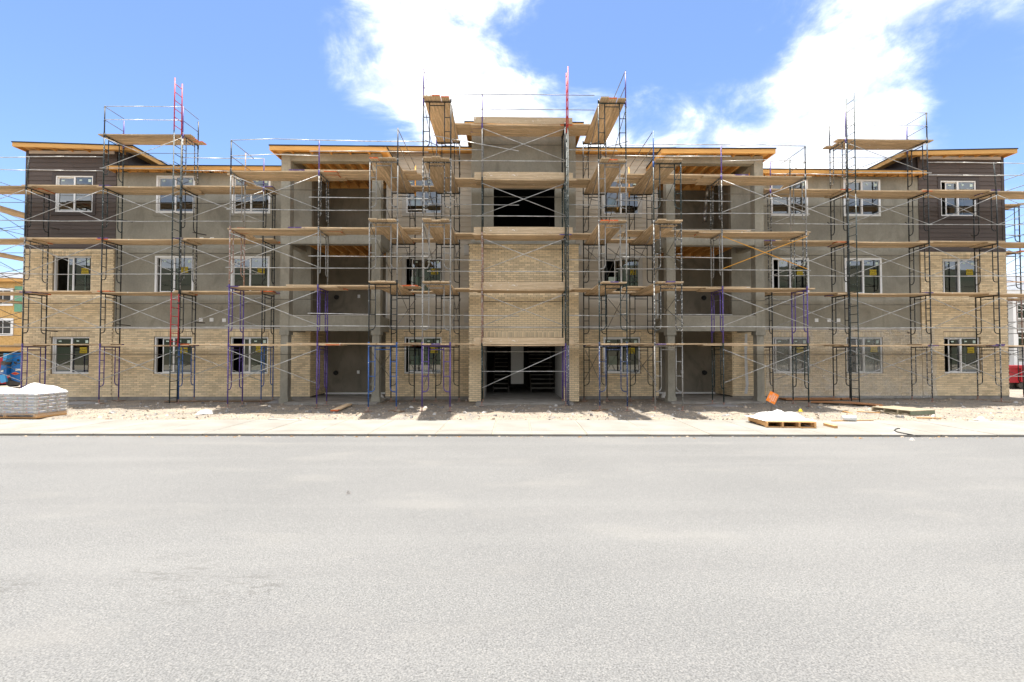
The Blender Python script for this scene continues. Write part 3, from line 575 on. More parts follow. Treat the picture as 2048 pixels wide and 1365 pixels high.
# ---- roofs
def roofslab(name, xa, za, xb, zb, y0, y1, fh=.155, extras=None, sof=None):
    """flat roof with black edge, lumber fascia and soffit; za/zb are the top heights at the two ends"""
    if xa > xb: xa, za, xb, zb = xb, zb, xa, za
    e = .04; r = MB()
    r.hexa([(xa - .02, y0 - .02, za - e), (xb + .02, y0 - .02, zb - e), (xb + .02, y1, zb - e), (xa - .02, y1, za - e)], [(xa - .02, y0 - .02, za), (xb + .02, y0 - .02, zb), (xb + .02, y1, zb), (xa - .02, y1, za)])
    o = r.build(name, 'roof', bld); e += .001
    f = MB(); f.hexa([(xa, y0, za - e - fh), (xb, y0, zb - e - fh), (xb, y0 + .04, zb - e - fh), (xa, y0 + .04, za - e - fh)], [(xa, y0, za - e), (xb, y0, zb - e), (xb, y0 + .04, zb - e), (xa, y0 + .04, za - e)]); f.build('fascia_board', 'wood', o)
    for x, z, dx in ((xa, za, .04), (xb, zb, -.04)):
        q = MB(); x0, x1 = sorted((x, x + dx)); q.box(x0, x1, y0 + .041, y1 - .05, z - e - fh, z - e); q.build('rake_board', 'wood', o)
    q = MB(); q.hexa([(xa + .042, y0 + .042, za - e - .05), (xb - .042, y0 + .042, zb - e - .05), (xb - .042, y1 - .05, zb - e - .05), (xa + .042, y1 - .05, za - e - .05)],
                     [(xa + .042, y0 + .042, za - e - .02), (xb - .042, y0 + .042, zb - e - .02), (xb - .042, y1 - .05, zb - e - .02), (xa + .042, y1 - .05, za - e - .02)]); q.build('soffit', 'wood', o)
    n = max(2, int((xb - xa) / .6))
    for i in range(1, n):
        x = xa + (xb - xa) * i / n; z = za + (zb - za) * i / n; q = MB(); q.box(x - .02, x + .02, y0 + .042, y0 + .60, z - e - fh + .01, z - e - .052); q.build('lookout', 'wood', o)
    return o
for s in (-1, 1):
    roofslab('roof', X(s, 19.82), 10.05, X(s, 15.2), 9.93, 18.86, 27)
    o = roofslab('roof', X(s, 16.2), 9.17, X(s, 9.0), 9.17, 18.88, 31, .14)
    a, c = sorted((X(s, 16.12), X(s, 8.95))); n = 17
    for i in range(n):
        p = a + (c - a) * i / n; q = MB(); q.box(p + .03, a + (c - a) * (i + 1) / n - (.03 if i % 4 else .16), FS - .06, FS - .02, 9.02, 9.125); q.build('blocking', 'wood', o)
    roofslab('roof', X(s, 5.0), 9.33, X(s, 9.2), 9.35, 17.38, 21.0)
    roofslab('roof', X(s, 1.95), 9.97, X(s, 6.05), 9.99, 18.88, 31, .14)
roofslab('roof', XC - 2.2, 10.42, XC + 2.2, 10.42, 17.72, 26.5)
# ---- rear and interior shell
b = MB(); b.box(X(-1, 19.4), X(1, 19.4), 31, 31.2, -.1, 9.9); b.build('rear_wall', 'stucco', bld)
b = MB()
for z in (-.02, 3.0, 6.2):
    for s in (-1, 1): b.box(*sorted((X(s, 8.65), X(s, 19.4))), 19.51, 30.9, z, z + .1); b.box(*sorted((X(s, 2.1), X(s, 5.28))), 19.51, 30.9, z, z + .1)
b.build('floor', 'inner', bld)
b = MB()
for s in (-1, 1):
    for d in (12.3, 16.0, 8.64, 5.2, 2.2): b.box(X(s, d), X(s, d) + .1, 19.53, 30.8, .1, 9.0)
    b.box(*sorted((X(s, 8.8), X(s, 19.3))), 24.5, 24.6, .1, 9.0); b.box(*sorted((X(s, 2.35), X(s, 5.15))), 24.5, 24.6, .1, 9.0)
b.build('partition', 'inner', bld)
# ---- entrance passage with two stair flights
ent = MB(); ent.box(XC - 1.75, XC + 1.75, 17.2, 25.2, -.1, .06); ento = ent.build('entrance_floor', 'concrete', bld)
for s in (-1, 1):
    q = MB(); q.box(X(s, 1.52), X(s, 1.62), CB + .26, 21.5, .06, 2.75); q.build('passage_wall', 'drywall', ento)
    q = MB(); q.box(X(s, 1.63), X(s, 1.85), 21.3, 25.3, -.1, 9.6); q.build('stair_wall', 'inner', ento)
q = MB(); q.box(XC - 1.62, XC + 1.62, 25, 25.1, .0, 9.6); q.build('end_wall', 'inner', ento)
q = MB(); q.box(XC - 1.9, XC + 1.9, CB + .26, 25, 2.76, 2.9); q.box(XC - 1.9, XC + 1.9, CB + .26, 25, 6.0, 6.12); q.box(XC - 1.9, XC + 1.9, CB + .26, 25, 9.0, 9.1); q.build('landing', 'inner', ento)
q = MB(); q.box(at(1022, 700, 21).x, at(1047, 700, 21).x, 21, 21.12, .5, 2.74); q.build('stair_panel', 'drywall', ento)
for x0, x1 in ((at(989, 700, 22).x, at(1016, 700, 22).x), (at(1062, 700, 22).x, at(1108, 700, 22).x)):
    for i in range(12):
        q = MB(); q.box(x0, x1, 21.6 + i * .27, 21.9 + i * .27, .25 + i * .185, .29 + i * .185); q.build('stair_tread', 'concrete', ento)
    q = MB()
    for xx in (x0 - .05, x1 + .01): q.hexa([(xx, 21.5, .1), (xx + .04, 21.5, .1), (xx + .04, 24.8, 2.3), (xx, 24.8, 2.3)], [(xx, 21.5, .36), (xx + .04, 21.5, .36), (xx + .04, 24.8, 2.56), (xx, 24.8, 2.56)])
    q.build('stringer', 'darkmetal', ento)
for x0, x1 in ((XC - 1.1, XC - .5), (XC - .4, XC + .45), (XC + .55, XC + 1.12)):
    q = MB(); q.box(x0, x1, 20.4, 20.45, 6.15, 7.05); q.build('landing_screen', 'darkmetal', ento)
# small white vent covers on the stucco
for (u, v) in ((402, 640), (423, 640), (448, 641), (403, 478.5), (424, 478.5), (1633, 641), (1658, 641), (1677, 641), (1655, 488), (1675, 488)):
    p = at(u, v, FS - .02); q = MB(); q.box(p.x - .07, p.x + .07, FS - .03, FS - .001, p.z - .07, p.z + .07); q.build('vent_cover', 'white', bld)
# white flashing strip on top of the ground-floor brick
for s in (-1, 1):
    a, c = sorted((X(s, 8.95), X(s, 16.1))); q = MB(); q.box(a, c, FB - .01, FS + .02, 2.785, 2.83); q.build('flashing_strip', 'frieze', bld)
# hanging foil duct in the right top balcony
p = MB(); pts = [at(u, v, 20.2) for u, v in ((1416, 372), (1413, 395), (1411, 415), (1409.5, 432), (1409, 444))]; p.path(pts, .075, 10); o = p.build('flexible_duct', 'foil'); tag(o, 'silver flexible duct hanging down inside top right balcony', 'duct')
# ================================================================== scaffolding
LV = [.13 + 1.957 * k for k in range(6)]        # LV[k] = height of platform k
FHT = 1.957; FWD = .90
_fm = {}
def frame_mesh(w_, colr):
    k = (w_, colr)
    if k in _fm: return _fm[k]
    b = MB(); h = FHT; o = .2; r = .0215
    for x, sg in ((0, 1), (w_, -1)):
        b.tube((x, 0, 0), (x, 0, h), r, 8)
        xi = x + sg * o; pts = [(xi, 0, h - .02), (xi, 0, .62), (xi - sg * .02, 0, .55), (xi - sg * .07, 0, .50), (x, 0, .475)]
        b.path(pts, .017, 6)
        for z in (h - .52, h - .98): b.tube((x, 0, z), (xi, 0, z), .013, 6)
        for z in (h - .13, h - 1.26): b.tube((x, -.035, z), (x, .035, z), .011, 5)
        b.tube((x, 0, h - .015), (x, 0, h + .10), .0265, 8)
    b.tube((0, 0, h - .022), (w_, 0, h - .022), .021, 8); b.tube((o, 0, h - .135), (w_ - o, 0, h - .135), .016, 6)
    _fm[k] = b.mesh('scaffold_frame', colr); return _fm[k]
_jm = None
def scaffold(name, label, x, y): return thing(name, label, 'scaffold', (x, y, 0), 0, 'scaffolds in front of the building')
def frames(sc, x, y, ang, n, cols, w_=FWD, z0=0):
    """stack of n frames; ang = direction from the outer to the inner leg"""
    global _jm
    for i in range(n):
        o = place('frame', frame_mesh(w_, cols[min(i, len(cols) - 1)]), sc, (x, y, LV[z0 + i]), ang)
    if z0 == 0:
        if _jm is None:
            b = MB(); b.tube((0, 0, 0), (0, 0, LV[0] + .01), .016, 8); b.box(-.075, .075, -.075, .075, -.002, .008); b.tube((0, 0, LV[0] - .03), (0, 0, LV[0] + .0), .034, 6); _jm = b.mesh('screw_jack', 'rustf')
        for k in (0, 1):
            px, py = x + math.cos(ang) * w_ * k, y + math.sin(ang) * w_ * k; place('screw_jack', _jm, sc, (px, py, max(.012, dirt_z(px, py) + .008)))
            if random.random() < .6:
                b = MB(); a = random.random() * 3; ca, sa = math.cos(a), math.sin(a); q = [(-.25, -.12), (.25, -.12), (.25, .12), (-.25, .12)]
                zz = dirt_z(px, py); pts = [(px + ca * u - sa * v, py + sa * u + ca * v) for u, v in q]
                b.hexa([(u, v, zz - .03) for u, v in pts], [(u, v, zz + .012) for u, v in pts]); b.build('sole_board', 'wooddark', sc)
def brace(sc, p, q, lev, colr='galv', off=(0, -.03)):
    """crossed brace between two legs p and q (x,y) for the frames below platform lev"""
    zt = LV[lev] - .13; zb = LV[lev] - 1.26; b = MB(); e = .014
    d = Vector((q[0] - p[0], q[1] - p[1], 0)).normalized(); nn = Vector((d.y, -d.x, 0))
    P = Vector((p[0], p[1], 0)) + nn * .03; Q = Vector((q[0], q[1], 0)) + nn * .03
    b.tube(P + Vector((0, 0, zt)), Q + Vector((0, 0, zb)), .0115, 6); P2 = P + nn * e * 1.7; Q2 = Q + nn * e * 1.7
    b.tube(P2 + Vector((0, 0, zb)), Q2 + Vector((0, 0, zt)), .0115, 6); m_ = (P + Q) / 2 + Vector((0, 0, (zt + zb) / 2)); b.tube(m_ - nn * .01, m_ + nn * .045, .012, 6)
    b.build('cross_brace', colr, sc)
def rail(sc, p, q, colr='galv', r=.0145, sag=0, name='guard_rail'):
    p = Vector(p); q = Vector(q); b = MB()
    if sag: m_ = (p + q) / 2 + Vector((0, 0, sag)); b.path([p, m_, q], r, 6)
    else: b.tube(p, q, r, 6)
    b.build(name, colr, sc)
def post(sc, x, y, lev, h=1.1, colr='black', lean=(0, 0)):
    b = MB(); b.tube((x, y, LV[lev] - .12), (x + lean[0], y + lean[1], LV[lev] + h), .021, 8); b.tube((x, y, LV[lev] - .14), (x, y, LV[lev] + .06), .029, 8)
    for z in (.5, 1.02): b.tube((x + lean[0] * z, y - .05 + lean[1] * z, LV[lev] + z * h / 1.1), (x + lean[0] * z, y + .04, LV[lev] + z * h / 1.1), .010, 5)
    b.build('guard_post', colr, sc)
# ---- planks: each one a thing of its own
_pm = {}; PT = .042
def plank_mesh(L_, W_):
    k = (round(L_, 1), round(W_, 2))
    if k not in _pm:
        L2, W2 = k[0] / 2, k[1] / 2; b = MB(); c = .012; z0, z1 = 0, PT; mid = []
        n = 4
        for i in range(n):
            x0 = -L2 + 2 * L2 * i / n; x1 = -L2 + 2 * L2 * (i + 1) / n
            s0 = -.012 * math.sin(math.pi * i / n); s1 = -.012 * math.sin(math.pi * (i + 1) / n); a0 = W2 - (c if i == 0 else 0); a1 = W2 - (c if i == n - 1 else 0)
            b.add([(x0, -a0, z0 + s0), (x1, -a1, z0 + s1), (x1, a1, z0 + s1), (x0, a0, z0 + s0), (x0, -a0, z1 + s0), (x1, -a1, z1 + s1), (x1, a1, z1 + s1), (x0, a0, z1 + s0)],
                  [(0, 3, 2, 1), (4, 5, 6, 7), (0, 1, 5, 4), (2, 3, 7, 6)] + ([(3, 0, 4, 7)] if i == 0 else []) + ([(1, 2, 6, 5)] if i == n - 1 else []))
        _pm[k] = b.mesh('scaffold_plank', 'plank')
    return _pm[k]
ORD = ('', 'first', 'second', 'third', 'fourth', 'fifth'); NPL = 0
def plank(p, q, z, label, W_=.275, group='planks laid across the scaffold frames'):
    """plank between two points (x,y) at underside height z"""
    global NPL
    p = Vector((p[0], p[1])); q = Vector((q[0], q[1])); d = q - p; c = (p + q) / 2
    if random.random() < .5: d = -d
    o = bpy.data.objects.new('scaffold_plank', plank_mesh(d.length, W_)); col.objects.link(o); NPL += 1
    jt = d.normalized() * random.uniform(-.03, .03); o.location = (c.x + jt.x, c.y + jt.y, z + .013); o.rotation_euler = (random.uniform(-.004, .004), random.uniform(-.003, .003), math.atan2(d.y, d.x) + random.uniform(-.004, .004))
    tag(o, label, 'plank', group); return o
def deck_x(x0, x1, y, lev, where, dz=0, rows=3, ov=(.22, .22), wd=FWD):
    nm = {3: ('street-side', 'middle', 'wall-side'), 2: ('street-side', 'wall-side'), 1: ('single',)}[rows]
    for i in range(rows):
        yy = y + .02 + (wd - .02) * (i + .5) / rows; r0, r1 = random.uniform(-.10, .14), random.uniform(-.10, .14)
        plank((x0 - ov[0] - r0, yy), (x1 + ov[1] + r1, yy), LV[lev] + dz, f'{nm[i]} plank on {ORD[lev]} scaffold level {where}')
def deck_y(x, y0, y1, lev, where, dz=0, side=1, wd=FWD):
    for i in range(3):
        xx = x + .02 + (wd - .04) * (i + .5) / 3; r0, r1 = random.uniform(-.06, .10), random.uniform(-.05, .10)
        plank((xx, y0 - .22 - r0), (xx, y1 + .12 + r1), LV[lev] + dz, f"{('left', 'middle', 'right')[i]} plank on {ORD[lev]} level of {where}")
# ---- wing scaffolds
WY = 17.93
SIDE = {-1: 'left', 1: 'right'}
def wing(s, xs, cols1, endx):
    nm = SIDE[s]; sc = scaffold('wing_scaffold', f'long four-bay scaffold run along the {nm} wing with a ladder', xs[1], WY)
    px = [endx] + list(xs)
    for i, x in enumerate(px):
        base = cols1[i]; tower = i in ((2, 3) if s < 0 else (2, 3)); n = 5 if tower else 4
        frames(sc, x, WY, R(90), n, [base] + [random.choice(('black', 'black', 'green', 'speck')) for _ in range(n - 1)])
    for i in range(len(px) - 1):
        a, c = px[i], px[i + 1]; x0, x1 = min(a, c), max(a, c)
        where = (f'beyond the {nm} end of the building', f'before the {nm} end-block windows', f'beside the ladder before the {nm} stucco wing', f'before the {nm} stucco window nearest the balconies')[i]
        for lv in (1, 2, 3, 4) + ((5,) if i == 2 else ()):
            deck_x(x0, x1, WY, lv, where, .043 if i % 2 else 0)
            brace(sc, (x0, WY), (x1, WY), lv)
            rail(sc, (x0, WY + FWD + .03, LV[lv] - .30), (x1, WY + FWD + .03, LV[lv] - .30), 'galvd', .011, name='wall_side_rail')
            if lv < 5 : rail(sc, (x0 - .1, WY - .055, LV[lv - 1] + .69), (x1 + .1, WY - .055, LV[lv - 1] + .69 + random.uniform(-.02, .02)), 'galv', .0145, random.uniform(-.02, .02)) if lv > 1 else None
        if i == 2:
            rail(sc, (x0 - .1, WY - .055, LV[4] + .69), (x1 + .1, WY - .055, LV[4] + .69))
            for z in (.55, 1.05): rail(sc, (x0, WY - .02, LV[5] + z), (x1, WY - .02, LV[5] + z), 'galv', .012, .01)
            for x in (a, c):
                for z in (.55, 1.05): rail(sc, (x, WY, LV[5] + z), (x, WY + FWD, LV[5] + z - .02), 'galvd', .012)
        else:
            for z in (.62, 1.10): rail(sc, (x0, WY - .04, LV[4] + z), (x1, WY - .04, LV[4] + z + random.uniform(-.04, .04)), 'galv', .0135, random.uniform(-.03, .05))
    for k, x in enumerate((px[2], px[3])):
        post(sc, x, WY, 5, 1.08, ('black', 'purple')[k]); post(sc, x, WY + FWD, 5, .95, ('black', 'purple')[1 - k])
    post(sc, px[1], WY, 4, 1.13, 'black', (.07 * -s, 0)); post(sc, px[4], WY, 4, 1.1, 'purple')
    # wall ties
    for x in px[1:]:
        for lv in (2, 4):
            b = MB(); z = LV[lv - 1] + random.uniform(.5, 1.1); b.tube((x - .15, WY + FWD - .02, z), (x + .22, WY + FWD + .25, z - .04), .02, 6); b.build('wall_tie', 'darkmetal', sc)
    return sc
wingL = wing(-1, [-17.60, -14.80, -11.93, -8.93], ['black', 'purple', 'purple', 'blue', 'blue'], -20.55)
wingR = wing(1, [18.68, 16.05, 12.93, 10.03], ['black', 'speck', 'speck', 'black', 'black'], 21.6)
# ---- side returns round the two ends
for s, x0 in ((-1, -21.95), (1, 20.62)):
    nm = SIDE[s]; sc = scaffold('return_scaffold', f'scaffold return running back along the {nm} end wall', x0, 20)
    for y in (19.75, 22.8):
        frames(sc, x0, y, 0, 4, ['black', 'rustf', 'black', 'black'])
    for lv in (1, 2, 3, 4):
        deck_y(x0, 19.75, 22.8, lv, f'the scaffold return at the {nm} end wall')
        for x in (x0, x0 + FWD): brace(sc, (x, 19.75), (x, 22.8), lv, 'galvd')
        rail(sc, (x0 - .2, 19.7, LV[lv - 1] + .75), (x0 + 1.1, 19.7, LV[lv - 1] + .75), 'galv' if lv != 3 else 'yellow')
        rail(sc, (x0 + (FWD if s < 0 else 0), 17.95, LV[lv] + .55), (x0 + (FWD if s < 0 else 0), 22.9, LV[lv] + .5), 'galvd', .013)
        rail(sc, (x0 + (FWD if s < 0 else 0), 17.95, LV[lv] + 1.0), (x0 + (FWD if s < 0 else 0), 22.9, LV[lv] + 1.02), 'galvd', .013)
# ---- ladders
def ladder(x, y, z1, segs, label, base):
    t = thing('access_ladder', label, 'ladder', (x, y, 0)); z = .05; g = .40
    for (za, zb, colr) in segs:
        b = MB(); b.tube((x, y, za), (x, y, zb), .019, 8); b.tube((x, y + g, za), (x, y + g, zb), .019, 8); b.build('rail_section', colr, t)
        zz = za + .17
        while zz < zb - .04: q = MB(); q.tube((x, y, zz), (x, y + g, zz), .0125, 6); q.build('rung', colr, t); zz += .305
    for lv in (1, 2, 3, 4): q = MB(); q.box(x - .03, x + .03, y + g - .05, y + g + .07, LV[lv] - .4, LV[lv] - .35); q.build('bracket', 'galvd', t)
    return t
ladder(-11.93 + .0, 17.46, 11.8, [(.05, 2.08, 'green'), (2.08, 4.0, 'red'), (4.0, 9.9, 'green'), (9.9, 11.8, 'red')], 'tall access ladder with red sections clamped to the left wing scaffold', 0)
ladder(12.93, 17.46, 11.5, [(.05, 3.9, 'green'), (3.9, 7.7, 'green'), (7.7, 11.45, 'green')], 'tall dark green access ladder clamped to the right wing scaffold', 0)
ladder(2.19, 16.46, 11.6, [(.05, 2.1, 'navy'), (2.1, 9.6, 'green'), (9.6, 11.75, 'red')], 'access ladder seen edge-on at the entrance scaffold with red top', 0)
# ---- balcony scaffolds
for s, (xo, xi), BY in ((-1, (-9.22, -6.27), 16.3), (1, (10.46, 7.52), 16.5)):
    nm = SIDE[s]; sc = scaffold('balcony_scaffold', f'purple-footed scaffold bay standing before the {nm} balconies', xo, BY)
    lowc = ['purple', 'purple'] if s < 0 else ['green', 'purple']
    frames(sc, xo, BY, R(90), 4, lowc + ['rustf' if s < 0 else 'speck', 'grayf']); frames(sc, xi, BY, R(90), 4, lowc + ['grayf', 'speck'])
    x0, x1 = min(xo, xi), max(xo, xi); tx = xi - s * 3.3
    for lv in (1, 2, 3, 4):
        ovx = (.2, .62) if s < 0 else (.62, .2)
        deck_x(x0, x1, BY, lv, f'before the {nm} balconies', 0, 3, ovx)
        b0, b1 = sorted((xi + s * .95, tx)); deck_x(b0, b1, BY, lv, f'bridging from the {nm} balcony scaffold to narrow tower', .045, 3, (.05, .05))
        brace(sc, (x0, BY), (x1, BY), lv, 'yellow' if (s > 0 and lv == 3) else 'galv')
        rail(sc, (x0, BY + FWD + .03, LV[lv] - .30), (x1, BY + FWD + .03, LV[lv] - .30), 'galvd', .011, name='wall_side_rail')
        if lv > 1: rail(sc, (x0 - .1, BY - .055, LV[lv - 1] + .66), (x1 + .1, BY - .055, LV[lv - 1] + .64))
        r0, r1 = sorted((xi + s * .3, tx - s * .4))
        for z in (.66, 1.06): rail(sc, (r0, BY - .05 - z * .02, LV[lv] + z + random.uniform(-.03, .03)), (r1, BY - .05 - z * .02, LV[lv] + z + random.uniform(-.03, .03)), 'galv', .0145, random.uniform(-.02, .02))
        if lv in (3, 4):                       # short boards at the outer end, running back to the wing scaffold
            e0, e1 = sorted((xo - s * .05, xo + s * .26))
            for k in range(1): plank((xo + s * -.18, BY + .35), (xo + s * .42, WY + .95) , LV[lv] + .09, f'short plank angled back to the {nm} wing scaffold on {ORD[lv]} level')
    for z in (.52, 1.05): rail(sc, (x0, BY - .03, LV[4] + z), (x1, BY - .03, LV[4] + z + .02), 'galv', .012, .05)
    for z in (.52, 1.05): rail(sc, (xo, BY, LV[4] + z), (xo, BY + 1.5, LV[4] + z - .02), 'galvd', .012)
    post(sc, xo, BY, 4, 1.08, 'black'); post(sc, xi, BY, 4, 1.08, 'purple'); post(sc, xo, BY + FWD, 4, 1.0, 'rustf' if s < 0 else 'green')
# ---- narrow towers beside the entrance, frames facing the street
TY0, TY1 = 15.36, 18.40
def tower(s, x, n, label, where, c1, front, posts):
    sc = scaffold('narrow_tower', label, x, TY0)
    frames(sc, x, TY0, 0, n, [c1] + front, .88); frames(sc, x, TY1, 0, n, ['black'], .88)
    for lv in range(1, n + 1):
        deck_y(x, TY0, TY1, lv, where, 0, s, .88)
        for k, xx in enumerate((x, x + .88)):
            if (lv + k) % 2 or lv > 2: brace(sc, (xx, TY0), (xx, TY1), lv, 'galvd')
    for (px_, py_, h, colr) in posts: post(sc, px_, py_, n, h, colr)
    return sc
sA = tower(-1, -2.60, 5, 'tall five-level narrow scaffold tower just left of the entrance bay', 'the tall tower left of the entrance', 'purple', ['grayf', 'grayf', 'speck', 'black'], [(-2.60, TY0, 1.08, 'purple'), (-2.60, TY1, 1.0, 'purple')])
sB = tower(-1, -4.29, 4, 'four-level narrow scaffold tower beside the left balconies', 'the tower beside the left balconies', 'blue', ['black', 'grayf', 'grayf'], [(-3.41, TY0, 1.08, 'black'), (-3.41, TY1, 1.05, 'yellow')])
sC = tower(1, 3.03, 5, 'tall five-level narrow scaffold tower just right of the entrance bay', 'the tall tower right of the entrance', 'navy', ['green', 'grayf', 'grayf', 'green'], [(3.91, TY0, 1.02, 'purple'), (3.91, TY1, 1.0, 'black')])
sD = tower(1, 4.80, 4, 'four-level narrow scaffold tower beside the right balconies', 'the tower beside the right balconies', 'grayf', ['speck', 'speck', 'green'], [(4.80, TY0, 1.05, 'blue'), (4.80, TY1, 1.05, 'yellow')])
for sc, x, lv in ((sA, -2.60, 5), (sB, -3.41, 4), (sC, 3.91, 5), (sD, 4.80, 4)):
    for z in (.55, 1.05): rail(sc, (x, TY0, LV[lv] + z), (x, TY1 + .1, LV[lv] + z - .03), 'galvd', .0125)
for s, x0, x1, nm in ((-1, -3.75, -2.25, 'left'), (1, 3.55, 5.15, 'right')):
    for lv in (1, 2, 3, 4):
        for k in (0, 1): plank((x0, TY1 - .42 + k * .3), (x1, TY1 - .42 + k * .3), LV[lv] + .045, f"{('street-side', 'wall-side')[k]} short plank joining the two {nm} towers on {ORD[lv]} level")
# ---- entrance scaffold
EY = 16.95; ex0, ex1 = -.79, 2.15
sc = scaffold('entrance_scaffold', 'single-bay five-level scaffold spanning the entrance with toe boards', ex0, EY)
frames(sc, ex0, EY, R(90), 5, ['green', 'rustf', 'rustf', 'green', 'grayf']); frames(sc, ex1, EY, R(90), 5, ['purple', 'green', 'green', 'green', 'black'])
for lv in (1, 2, 3, 4, 5):
    deck_x(ex0, ex1, EY, lv, 'over the entrance', 0, 3, (.3, .3))
    o = plank((ex0 - .28, EY - .0), (ex1 + .30, EY - .0), LV[lv] + .1, f'plank set on edge as toe board on {ORD[lv]} level of entrance scaffold', .24); o.rotation_euler[0] = R(90); o.location.z = LV[lv] + .18; o.location.y = EY + .045; o.data = o.data.copy(); o.data.materials[0] = M['toe']
    if lv > 1:
        brace(sc, (ex0, EY), (ex1, EY), lv)
        rail(sc, (ex0 - .05, EY - .055, LV[lv - 1] + .66), (ex1 + .05, EY - .055, LV[lv - 1] + .65))
        rail(sc, (ex0, EY + FWD + .03, LV[lv] - .30), (ex1, EY + FWD + .03, LV[lv] - .30), 'galvd', .011, name='wall_side_rail')
    for s, a, c, nm in ((-1, -2.35, -.6, 'left'), (1, 1.95, 3.75, 'right')):
        deck_x(a, c, EY + .02, lv, f'bridging from the entrance scaffold to {nm} tower', .045, 3, (0, 0))
        if lv < 5:
            r0, r1 = (-2.7, ex0 + 1.3 * (lv % 2)) if s < 0 else (ex1 + .03, 4.0)
            rail(sc, (r0, EY - .03, LV[lv] + .66), (r1, EY - .03, LV[lv] + .66)); rail(sc, (r0, EY - .03, LV[lv] + 1.08), (r1, EY - .03, LV[lv] + 1.05))
q = MB(); q.tube((ex0, EY - .05, .62), (ex1, EY - .05, LV[1] - .15), .0125, 6); q.build('diagonal_brace', 'galv', sc)
rail(sc, (ex0, EY - .05, 1.2), (ex1, EY - .05, 1.2), 'galv', .011); rail(sc, (ex0, EY + FWD, LV[1] - .2), (ex1, EY + FWD, LV[1] - .2), 'galv', .011)
q = MB(); q.tube((-2.5, EY - .1, LV[4] + 1.52), (.5, EY - .08, LV[4] + 1.0), .016, 6); q.build('loose_tube', 'galv', sc)
post(sc, ex0, EY, 5, 1.1, 'purple')
for z in (.55, 1.08): rail(sc, (-1.85, EY - .03, LV[5] + z), (3.2, EY - .03, LV[5] + z), 'galvd', .012, .01)
# ================================================================== things on the ground
# clear film over the right-hand ground floor brick
b = MB(); nx, ny = 90, 26; x0, x1 = at(1531, 700, 19.15).x, at(1872, 700, 19.15).x; vs = []
for j in range(ny + 1):
    for i in range(nx + 1):
        u, v = i / nx, j / ny; x = x0 + (x1 - x0) * u; z = .06 + 2.74 * (1 - v)
        y = 19.19 - .05 * abs(mnoise.noise(Vector((x * 1.3, z * 1.1, 2)))) - .10 * v ** 5 - .03 * abs(mnoise.noise(Vector((x * 4 + z * 3, z * 1.5 - x, 5))))
        vs.append((x + (.05 * mnoise.noise(Vector((z, 4, 1))) if i in (0, nx) else 0), y, z - (.04 * mnoise.noise(Vector((x * .8, 1, 1))) if j == ny else 0)))
b.add(vs, [(j * (nx + 1) + i, (j + 1) * (nx + 1) + i, (j + 1) * (nx + 1) + i + 1, j * (nx + 1) + i + 1) for j in range(ny) for i in range(nx)], 0, True)
o = b.build('plastic_sheet', 'film'); tag(o, 'clear plastic sheet draped over right ground-floor brick and windows', 'plastic sheet')
b = MB(); p0 = at(1491, 668, 19.1); pts = [at(u, v, 19.12) for u, v in ((1492, 668), (1491, 700), (1492, 740), (1494, 770), (1491, 788))]
for a, c in zip(pts[:-1], pts[1:]): b.add([(a.x - .04, a.y, a.z), (a.x + .05, a.y - .01, a.z), (c.x + .06, c.y - .02, c.z), (c.x - .05, c.y, c.z)], [(0, 1, 2, 3)])
o = b.build('film_strip', 'cover'); tag(o, 'torn white film strip hanging by the right patio column', 'plastic strip')
# ---- pallets
def pallet(name, label, loc, rz, mats, L_=1.2, W_=1.0, H_=.14, nb=7, endmat=None):
    t = thing(name, label, 'pallet', loc, rz)
    for i in range(nb):
        x = -L_ / 2 + L_ * (i + .5) / nb; q = MB(); q.box(x - L_ / nb * .36, x + L_ / nb * .36, -W_ / 2 + random.uniform(-.008, .008), W_ / 2 + random.uniform(-.008, .008), H_ - .02, H_); q.build('deck_board', mats, t, local=True)
    for i, y in enumerate((-W_ / 2 + .022, -W_ / 6, W_ / 6, W_ / 2 - .022)): q = MB(); q.box(-L_ / 2, L_ / 2, y - .02, y + .02, .021, H_ - .021); q.build('stringer', (endmat if endmat and i == 0 else mats), t, local=True)
    for x in (-L_ / 2 + .06, 0, L_ / 2 - .06): q = MB(); q.box(x - .05, x + .05, -W_ / 2, W_ / 2, .002, .02); q.build('base_board', mats, t, local=True)
    return t
M['palletw'] = mk('pallet_pine', (.56, .33, .14), (.45, .25, .10), 4, .8, .1, 20, stretch=(.5, 5, 5), objrand=.2)
M['palletgreen'] = mk('pallet_green', (.17, .19, .13), (.13, .15, .10), 4, .85)
M['palletg'] = mk('pallet_gray', (.33, .27, .19), (.25, .22, .15), 4, .85, .1, 20, stretch=(.5, 5, 5), objrand=.2)
def quadpose(a, c):   # centre of the front edge and its direction
    d = c - a; return (a + c) / 2, math.atan2(d.y, d.x)
a, c = gz(1556, 857), gz(1653, 856.5); mid, ang = quadpose(a, c); Lp = (c - a).length; nrm = Vector((-math.sin(ang), math.cos(ang), 0))
pc = mid + nrm * .62 + Vector((-.17, 0, 0)); PA = pc
pallet('wooden_pallet', 'bright pine pallet under white plastic on the sidewalk', (pc.x, pc.y, .004), ang - R(2) + R(90) + R(-6), 'palletw', 1.2, Lp * .96, .145, 8)
